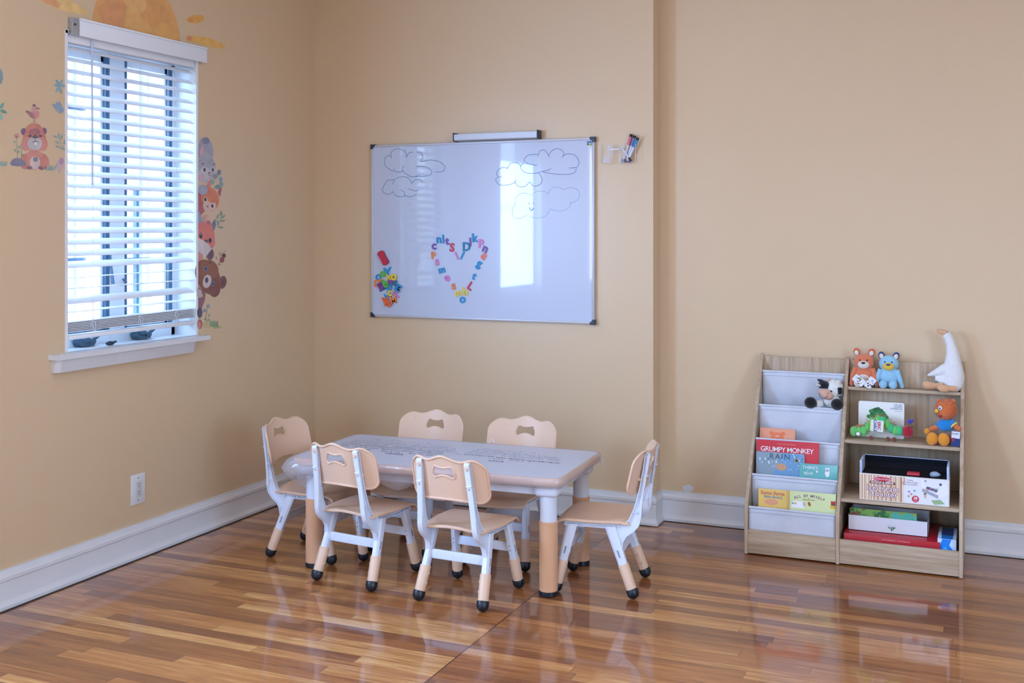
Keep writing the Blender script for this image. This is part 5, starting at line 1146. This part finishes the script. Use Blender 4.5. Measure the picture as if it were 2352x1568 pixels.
mb = MB(); c = op(2160.5, 934, -.040); mb.ell(c, (.0085, .005, .0092), mat('eye_white', '#e6ecf6', .3)); mb.ell(c + Vector((-.002, -.0045, 0)), .0040, mat('eye_blue', '#2f4fa0', .3), seg=10, ring=8); mb.build('eye', hd)
mb = MB(); mb.ell(op(2152, 941, -.034), (.0085, .008, .0082), plush('plush_nose_yellow', '#f2cf2e')); mb.build('nose', hd)
mb = MB(); mb.ell(op(2160.5, 952, -.040), (.0070, .003, .0055), mat('mouth_red', '#8e1c28', .5)); mb.build('mouth', hd)
for u in (2156, 2189): mb = MB(); mb.ell(op(u, 921, 0), (.010, .007, .010), FO); mb.build('ear', hd)
mb = MB(); mb.ell(op(2171.5, 978), (.036, .032, .024), SH); mb.ell(op(2173, 969), (.032, .028, .018), SH); mb.tube([op(2184, 967, -.004), op(2191, 974, -.014)], [.015, .0165], SH, seg=16); mb.tube([op(2160, 972, -.004), op(2152, 979, -.010)], [.013, .0125], SH, seg=16); fused(mb, 'shirt', cr)
mb = MB(); mb.tube([op(2190.5, 973.5, -.014), op(2193, 976, -.016)], [.0175, .0175], mat('shirt_cuff', '#e8d878', .8), seg=16); mb.build('cuff', cr)
mb = MB(); mb.tube([op(2192, 975, -.015), op(2202, 982, -.022)], [.012, .010], FO, seg=12); mb.ell(op(2203, 983, -.023), .0105, FO, seg=12, ring=8); mb.build('arm', cr)
mb = MB(); mb.tube([op(2153, 979, -.010), op(2136, 984, -.024)], [.011, .009], FO, seg=12); mb.ell(op(2130, 988, -.025), (.012, .010, .014), FY, seg=12, ring=8); mb.build('arm', cr)
for (u, v, a) in ((2142, 1002, .15), (2168.6, 1003, -.1)):
    mb = MB(); p = op(u, v, -.052); p.z = .0285; mb.tube([Vector((op(2168, 995).x, 0, .018)), Vector((p.x, -.036, .020))], [.016, .016], FY, seg=12); mb.ell(p, (.0235, .017, .0285), FY, (0, a, 0)); fused(mb, 'foot', cr)
mb = MB(); c = op(2170, 992, 0); c.z = .022; mb.ell(c, (.032, .028, .022), FO); mb.build('hip', cr)
mb = MB(); p = op(2196, 1000, -.052); p.z = .0355; mb.box(p, (.034, .0012, .066), mat('tag_navy', '#23407c', .35), 0, (.12, .06, 0)); mb.box(p + Vector((0, -.0034, .017)), (.033, .0008, .030), TW2, 0, (.12, .06, 0)); mb.text('Kohl\'s', p + Vector((0, -.0056, .022)), mat('tag_navy', '#23407c', .35), .0105); mb.box(p + Vector((-.009, -.0014, -.004)), (.007, .0008, .018), mat('tag_red', '#c8344e', .4), 0, (.12, .2, 0)); mb.build('swing_tag', cr)

# ---------------------------------------------------------------- vinyl wall stickers
DCM = {}
def dm(c, var=.10):
    if c not in DCM:
        h = c.lstrip('#'); rgb = [int(h[i:i + 2], 16) for i in (0, 2, 4)]; k = .14
        c2 = '#%02x%02x%02x' % tuple(int(a * (1 - k) + b_ * k) for a, b_ in zip(rgb, (224, 206, 190)))
        DCM[c] = mat('sticker_' + c, c2, .5, .35, var=var, vscale=26)
    return DCM[c]
SBASE = [0]
def wpt(u, v, k): y, z = onX(u, v, XL); return (XL + .0006 + SBASE[0] + .00008 * k, y, z)
def ept(cx, cy, rx, ry, rot=0, n=26, wob=0):
    r = math.radians(rot); out = []
    for k in range(n):
        q = 2 * PI * k / n; w_ = 1 + wob * math.sin(5 * q + cx); a, b_ = rx * math.cos(q) * w_, ry * math.sin(q) * w_
        out.append((cx + a * math.cos(r) - b_ * math.sin(r), cy + a * math.sin(r) + b_ * math.cos(r)))
    return out
def leaf(cx, cy, L, W, rot): 
    r = math.radians(rot); P_ = [(-L, 0), (-L * .5, -W * .85), (0, -W), (L * .55, -W * .7), (L, 0), (L * .55, W * .7), (0, W), (-L * .5, W * .85)]
    return [(cx + a * math.cos(r) - b_ * math.sin(r), cy + a * math.sin(r) + b_ * math.cos(r)) for a, b_ in P_]
def stem(pts, w_=.5):
    out = []; back = []
    for i, (a, b_) in enumerate(pts):
        q = pts[min(i + 1, len(pts) - 1)]; p = pts[max(i - 1, 0)]; d = Vector((q[0] - p[0], q[1] - p[1])).normalized(); out.append((a - d.y * w_, b_ + d.x * w_)); back.append((a + d.y * w_, b_ - d.x * w_))
    return out + back[::-1]
def sticker(name, label, layers, cat='wall sticker', group=None):
    mb = MB()
    for k, (pts, c) in enumerate(layers): mb.poly([wpt(u, v, k) for u, v in pts], dm(c))
    SBASE[0] += .00002
    o = mb.build(name, flatsh=True, norm=False); return tag(o, label, cat, group)
# sun rising behind the window top
yc_, zc_ = onX(318, 62, XL)[0], 2.262; R_ = .272
def circ(r0, n=48, dy=0, dz=0, sx=1, sz=1): return [(yc_ + dy + r0 * sx * math.cos(2 * PI * k / n), zc_ + dz + r0 * sz * math.sin(2 * PI * k / n)) for k in range(n)]
mb = MB()
mb.poly([(XL + .0006, y, z) for y, z in circ(R_) if z > 2.2], dm('#e6a55e', .10))
for k, (dy, dz, r_, c) in enumerate(((-.13, .06, .10, '#e09860'), (-.17, .15, .06, '#e19c62'), (.02, .05, .12, '#e9ad63'), (.10, .12, .09, '#e3a05a'), (.17, .03, .07, '#e8aa5c'), (-.02, .17, .08, '#ebb56c'))):
    mb.poly([(XL + .0008 + .0001 * k, yc_ + dy + r_ * (1 + .14 * math.sin(3 * q + k)) * math.cos(q), zc_ + dz + r_ * .8 * (1 + .12 * math.sin(2 * q + k)) * math.sin(q)) for q in [2 * PI * j / 30 for j in range(30)]], dm(c, .07))
tag(mb.build('sun_sticker', flatsh=True, norm=False), 'orange watercolour half sun wall sticker rising above the window', 'wall sticker')
sticker('sunray_sticker', 'short yellow-orange sun ray sticker, upper one right of the sun', [([(427, 46), (433, 39), (445, 35), (462, 34), (469, 40), (467, 47), (452, 54), (437, 52)], '#e9a94e'), (ept(437, 46, 8, 5), '#e2944a')], group='sun rays right of the sun')
sticker('sunray_sticker', 'long yellow sun ray sticker, lower one right of the sun', [([(428, 88), (434, 82), (452, 83), (480, 87), (505, 97), (519, 108), (512, 112), (488, 109), (455, 100), (432, 94)], '#ebb45a'), (ept(434, 88, 6, 6), '#e08a62')], group='sun rays right of the sun')
sticker('sunray_sticker', 'large yellow sun ray sticker at the top edge, left of the sun', [([(80, -4), (95, 4), (130, 20), (165, 30), (200, 35), (205, 30), (180, 12), (150, -6)], '#ecc47a'), ([(82, -4), (98, 4), (135, 19), (140, 8), (120, -5)], '#e4a06c')])
# beaver with a bird on its head
BE = '#d07d72'; BD = '#8a5a72'; GRYm = '#b9b2b4'
sticker('beaver_sticker', 'reddish baby beaver wall sticker sitting left of the window', [
    (ept(60, 370, 14, 19, 20), '#cf8478'), (ept(98, 370, 14, 19, -20), '#cf8478'), (ept(79, 366, 20, 24), '#d48c80'), (ept(80, 374, 12, 15), '#d9c2bc'), (ept(67, 385, 7, 4), '#8a6478'), (ept(94, 386, 7, 4, 20), '#8a6478'),
    (ept(81, 366, 6, 6), '#7d8496'), (ept(54, 302, 6, 8), '#7d5f80'), (ept(101, 301, 6, 8), '#7d5f80'), (ept(79, 318, 26, 25), BE), (ept(78, 300, 20, 17), '#d28272'), (ept(62, 330, 12, 16, 10), '#d48a80'), (ept(97, 330, 12, 16, -10), '#d48a80'), (ept(79, 330, 17, 15), '#c3bfc2'), (ept(79, 303, 14, 8), '#a8686e'),
    (ept(68, 312, 4, 2.6, -15), '#4f4a5a'), (ept(92, 312, 4, 2.6, 15), '#4f4a5a'), (ept(80, 314, 5, 4), '#5a4a5c'), (ept(80, 315, 8.5, 2.4), '#6a5a68'), (stem([(80, 318), (80, 324), (73, 327)], .6), '#5a5060'), (stem([(80, 324), (88, 326)], .6), '#5a5060'), (ept(81, 330, 3.4, 3.6), '#efe9e6')])
sticker('bird_sticker', 'small pink bird wall sticker standing on the beaver\'s head', [(stem([(77, 268), (77, 282)], .5), '#b08078'), (stem([(80.5, 268), (80.5, 282)], .5), '#b08078'), (ept(80, 262, 10.5, 11), '#cf8a86'), (ept(80, 251, 8, 8), '#d9a09a'), ([(60, 256), (66, 254), (76, 262), (80, 272), (70, 269)], '#a8707a'), (ept(78, 242, 3.6, 3), '#7a5a66'), ([(86, 248), (92, 249), (86, 252)], '#5a4a5c'), (ept(82.5, 248, 1.2, 1.6), '#4a3a4c'), ([(60, 259), (59, 252), (64, 257)], '#7a5a66')])
sticker('stone_sticker', 'grey-blue stone wall sticker beside the beaver', [([(23, 375), (28, 366), (38, 362), (48, 364), (58, 372), (60, 380), (40, 382), (26, 380)], '#7c7f96')])
sticker('flower_sticker', 'small pink flower wall sticker above the stone', [(stem([(40, 364), (39, 340), (38, 318)], .6), '#7fa08c'), (stem([(48, 362), (50, 345), (53, 338)], .6), '#7fa08c'), (ept(38, 312, 6.5, 5.5, 0, 20, .1), '#d99590'), (ept(38, 315, 3, 2.2), '#a8706e')] + [(leaf(x, y, 4, 1.8, a), '#7aa294') for x, y, a in ((33, 326, 60), (44, 337, -40), (34, 345, 80), (42, 348, 20), (46, 338, 60), (52, 356, 60))] + [(ept(52, 333, 4, 4), '#cf8fa0')])
def grass(n, u, v, w_, h_, c1='#7fa6a0', c2='#8fb5b0'):
    random.seed(int(u)); L = []
    for k in range(n): x = u + w_ * (k / (n - 1) - .5); dx = (x - u) * .6 + random.uniform(-2, 2); L.append(([(x - 1, v), (x + dx * .5 - .9, v - h_ * .5), (x + dx, v - h_ * random.uniform(.7, 1)), (x + dx * .5 + .9, v - h_ * .5), (x + 1, v)], c1 if k % 2 else c2))
    return L
sticker('grass_sticker', 'tuft of blue-green grass sticker right of the beaver', grass(9, 115, 391, 18, 15))
sticker('grass_sticker', 'tuft of blue-green grass sticker at the photo\'s left edge', grass(8, 7, 381, 14, 14))
sticker('mushroom_sticker', 'pale pink mushroom wall sticker close to the window', [(ept(137, 380, 7, 12, 5), '#cdb0b8'), (ept(141, 370, 5, 8), '#b58cb0'), (ept(136, 394, 2.6, 3), '#b9b4c4')])
sticker('leaf_sticker', 'narrow-leaved blue-green twig sticker just left of the window', [(stem([(149, 344), (140, 330), (133, 310)], .5), '#88a8aa')] + [(leaf(x, y, 7, 2, a), '#7fa6ac') for x, y, a in ((127, 314, 25), (135, 311, 80), (141, 315, -70), (131, 327, 35), (148, 326, -80), (133, 337, 20), (143, 341, 30))])
sticker('leaf_sticker', 'blue monstera leaf sticker left of the window', [([(118, 241), (124, 238), (127, 241), (129, 233), (134, 236), (136, 232), (141, 240), (146, 250), (146, 257), (140, 261), (133, 259), (134, 254), (127, 256), (129, 250), (122, 248), (125, 244)], '#8aa2bc')])
sticker('leaf_sticker', 'five-bladed blue leaf sticker high left of the window', [(leaf(x, y, 8, 3, a), '#7cacbe') for x, y, a in ((132, 189, 60), (140, 189, -65), (131, 196, 10), (144, 197, -5), (132, 205, -55), (139, 208, 75))])
sticker('leaf_sticker', 'green leaf cluster sticker at the photo\'s left edge', [(leaf(4, 243, 9, 4, -60), '#6fa59c'), (leaf(8, 256, 9, 4, 25), '#5f9c88'), (leaf(2, 268, 8, 4, 75), '#8cc0b4')])
sticker('leaf_sticker', 'dark feathery leaf sticker cut by the photo\'s upper left edge', [([(-4, 155), (2, 158), (6, 168), (7, 182), (4, 186), (5, 190), (-4, 196)], '#7f9ea4')])
# stack of animals peeking from behind the window: rabbit, squirrel, fox, bear
sticker('rabbit_sticker', 'grey rabbit wall sticker, topmost animal right of the window', [
    (ept(462, 342, 7, 25, 5), '#9aa0b4'), (ept(478, 340, 11, 24, -14), '#a2a6b8'), (ept(472, 323, 9, 8), '#7d8098'), (ept(463, 347, 3.6, 13, 8), '#d6a0a6'), (ept(473, 385, 21, 32), '#a9abb8'), (ept(470, 402, 16, 18), '#c4bcc4'), (ept(461, 407, 6, 6), '#d9a8b4'), (ept(466, 436, 11, 12), '#a3a7ba'),
    (ept(468, 390, 5.2, 6.5), '#d8d8de'), (ept(488, 390, 4.6, 6), '#d8d8de'), (ept(469, 390, 3, 4.6), '#3c4252'), (ept(488, 390, 2.8, 4.4), '#3c4252'), (ept(480, 397, 2.6, 1.8), '#6a5058'), (ept(465, 376, 3, 2, 20), '#6d7088'), (ept(491, 377, 3, 2, -20), '#6d7088'), (stem([(480, 399), (477, 402), (484, 403)], .5), '#5a5060')])
sticker('leaf_sticker', 'round eucalyptus leaves sticker beside the rabbit', [(ept(x, y, 4.6, 6.4, a), c) for x, y, a, c in ((503, 396, 10, '#6d8aa0'), (495, 405, 30, '#7fa0a4'), (507, 412, 0, '#86a8ba'), (488, 418, 20, '#8cb0ac'), (499, 429, 60, '#6f9c9c'), (508, 424, 10, '#84a6a8'))], group=None)
sticker('squirrel_sticker', 'orange squirrel wall sticker, second animal right of the window', [
    ([(452, 445), (462, 440), (468, 455), (466, 475), (470, 485), (460, 496), (452, 492)], '#b0656a'), ([(473, 430), (480, 408), (485, 412), (484, 428), (479, 434)], '#d88478'), ([(500, 442), (506, 422), (509, 436), (505, 452)], '#b5606a'), (ept(482, 456, 20, 27, -18), '#d8785c'), (ept(481, 472, 15, 15, 10), '#dcb8a8'), (ept(486, 450, 13, 16, -15), '#da7d5e'),
    (ept(471, 458, 4, 6, -10), '#e9e0dc'), (ept(487, 473, 4, 6, -10), '#e9e0dc'), (ept(471, 458, 2.8, 4.6, -10), '#343a4a'), (ept(487, 473, 2.8, 4.6, -10), '#343a4a'), (ept(476, 474, 2, 1.6), '#5a3a40'), (ept(473, 500, 6, 8), '#dba394'), (ept(478, 511, 5, 5), '#b07070')])
sticker('leaf_sticker', 'slender olive twig sticker beside the squirrel and fox', [(stem([(498, 522), (505, 505), (512, 488)], .5), '#7f9c8c')] + [(leaf(x, y, 7, 2.2, a), '#7a9c8a') for x, y, a in ((500, 497, -75), (507, 490, -85), (512, 498, -45), (511, 507, -10), (507, 522, 5), (500, 511, 70))])
sticker('fox_sticker', 'coral fox wall sticker, third animal right of the window', [
    ([(452, 498), (457, 484), (464, 500), (468, 514), (452, 516)], '#8f9ab4'), ([(485, 515), (494, 502), (496, 516), (490, 534), (484, 528)], '#6e7a98'), ([(452, 514), (470, 508), (486, 514), (492, 535), (494, 560), (488, 570), (470, 562), (455, 552), (452, 540)], '#dd7a72'), ([(452, 545), (466, 552), (480, 562), (486, 572), (470, 592), (458, 590), (452, 570)], '#d9cfcd'), ([(452, 575), (466, 585), (466, 600), (452, 606)], '#cf8f82'),
    (ept(461, 541, 3.8, 6.4), '#343a4a'), (ept(482, 552, 3.6, 5.6), '#343a4a'), (ept(473, 553, 4, 3, 10), '#5a4a6a'), (ept(461, 538, 1, 1.4), '#e9ecf4')])
sticker('bear_sticker', 'brown bear wall sticker, lowest animal peeking right of the window', [
    ([(452, 655), (462, 664), (472, 672), (470, 690), (464, 705), (462, 726), (452, 730)], '#8d6066'), (ept(482, 583, 9, 14), '#7a5058'), (ept(483, 585, 5, 9), '#5c4a60'), (ept(511, 648, 9, 15, 10), '#7d504c'), (ept(512, 648, 5, 9, 10), '#6a4550'), (ept(477, 636, 27, 42, -22), '#875347'), (ept(480, 620, 21, 24, -20), '#8f5a48'), (ept(492, 660, 14, 22, 0), '#7a4a46'),
    (ept(475, 646, 9.5, 15.5, 12), '#d6c9c4'), (ept(474, 643, 4, 6.5, 5), '#4a5068'), (ept(472, 617, 4, 6), '#6c7ca0'), (ept(488, 651, 4, 5.5), '#6c7ca0'), (ept(472, 617, 2.2, 3.6), '#2c3448'), (ept(488, 651, 2.2, 3.4), '#2c3448'), (ept(482, 603, 4, 3), '#7a4a3e'), ([(452, 662), (460, 665), (466, 680), (458, 684), (452, 680)], '#c7b3b0'), (ept(458, 718, 6, 12), '#4e4a60'), (ept(458, 744, 6, 11), '#a8605a'), (ept(456, 746, 4, 8), '#c98a80')])
sticker('berry_sticker', 'dark red berry twig sticker above the bear\'s ear', [(stem([(503, 610), (505, 595), (508, 585)], .5), '#8a8a7a'), (ept(510, 597, 5, 6.4, 20), '#8f4a48'), (ept(514, 587, 4.6, 5.6), '#6f4448'), (ept(505, 582, 3.6, 4), '#a9a89a'), (leaf(497, 592, 5, 2, 60), '#b59a98'), (leaf(503, 607, 4, 2, 20), '#b08888'), (leaf(516, 577, 3, 1.5, -60), '#98a08a')])
sticker('grass_sticker', 'green grass tuft with yellow ground sticker beside the bear\'s foot', [([(462, 742), (475, 738), (500, 745), (512, 752), (495, 755), (466, 752)], '#cfb884'), ([(482, 748), (500, 746), (509, 752), (492, 754)], '#9fb07a')] + grass(8, 490, 749, 14, 17, '#5f9478', '#7fa67c'))
sticker('flower_sticker', 'small blue flowers sticker beside the bear\'s leg', [(stem([(474, 748), (473, 725), (477, 708)], .5), '#8a9a86'), (ept(478, 703, 4, 4.4), '#8f9ab4'), (ept(470, 713, 4, 4.4), '#8f98ae'), (ept(480, 724, 2, 4, 20), '#8fa290'), (leaf(471, 733, 4, 1.6, 60), '#6f9c86'), (leaf(478, 735, 4, 1.6, -60), '#6f9c86')])
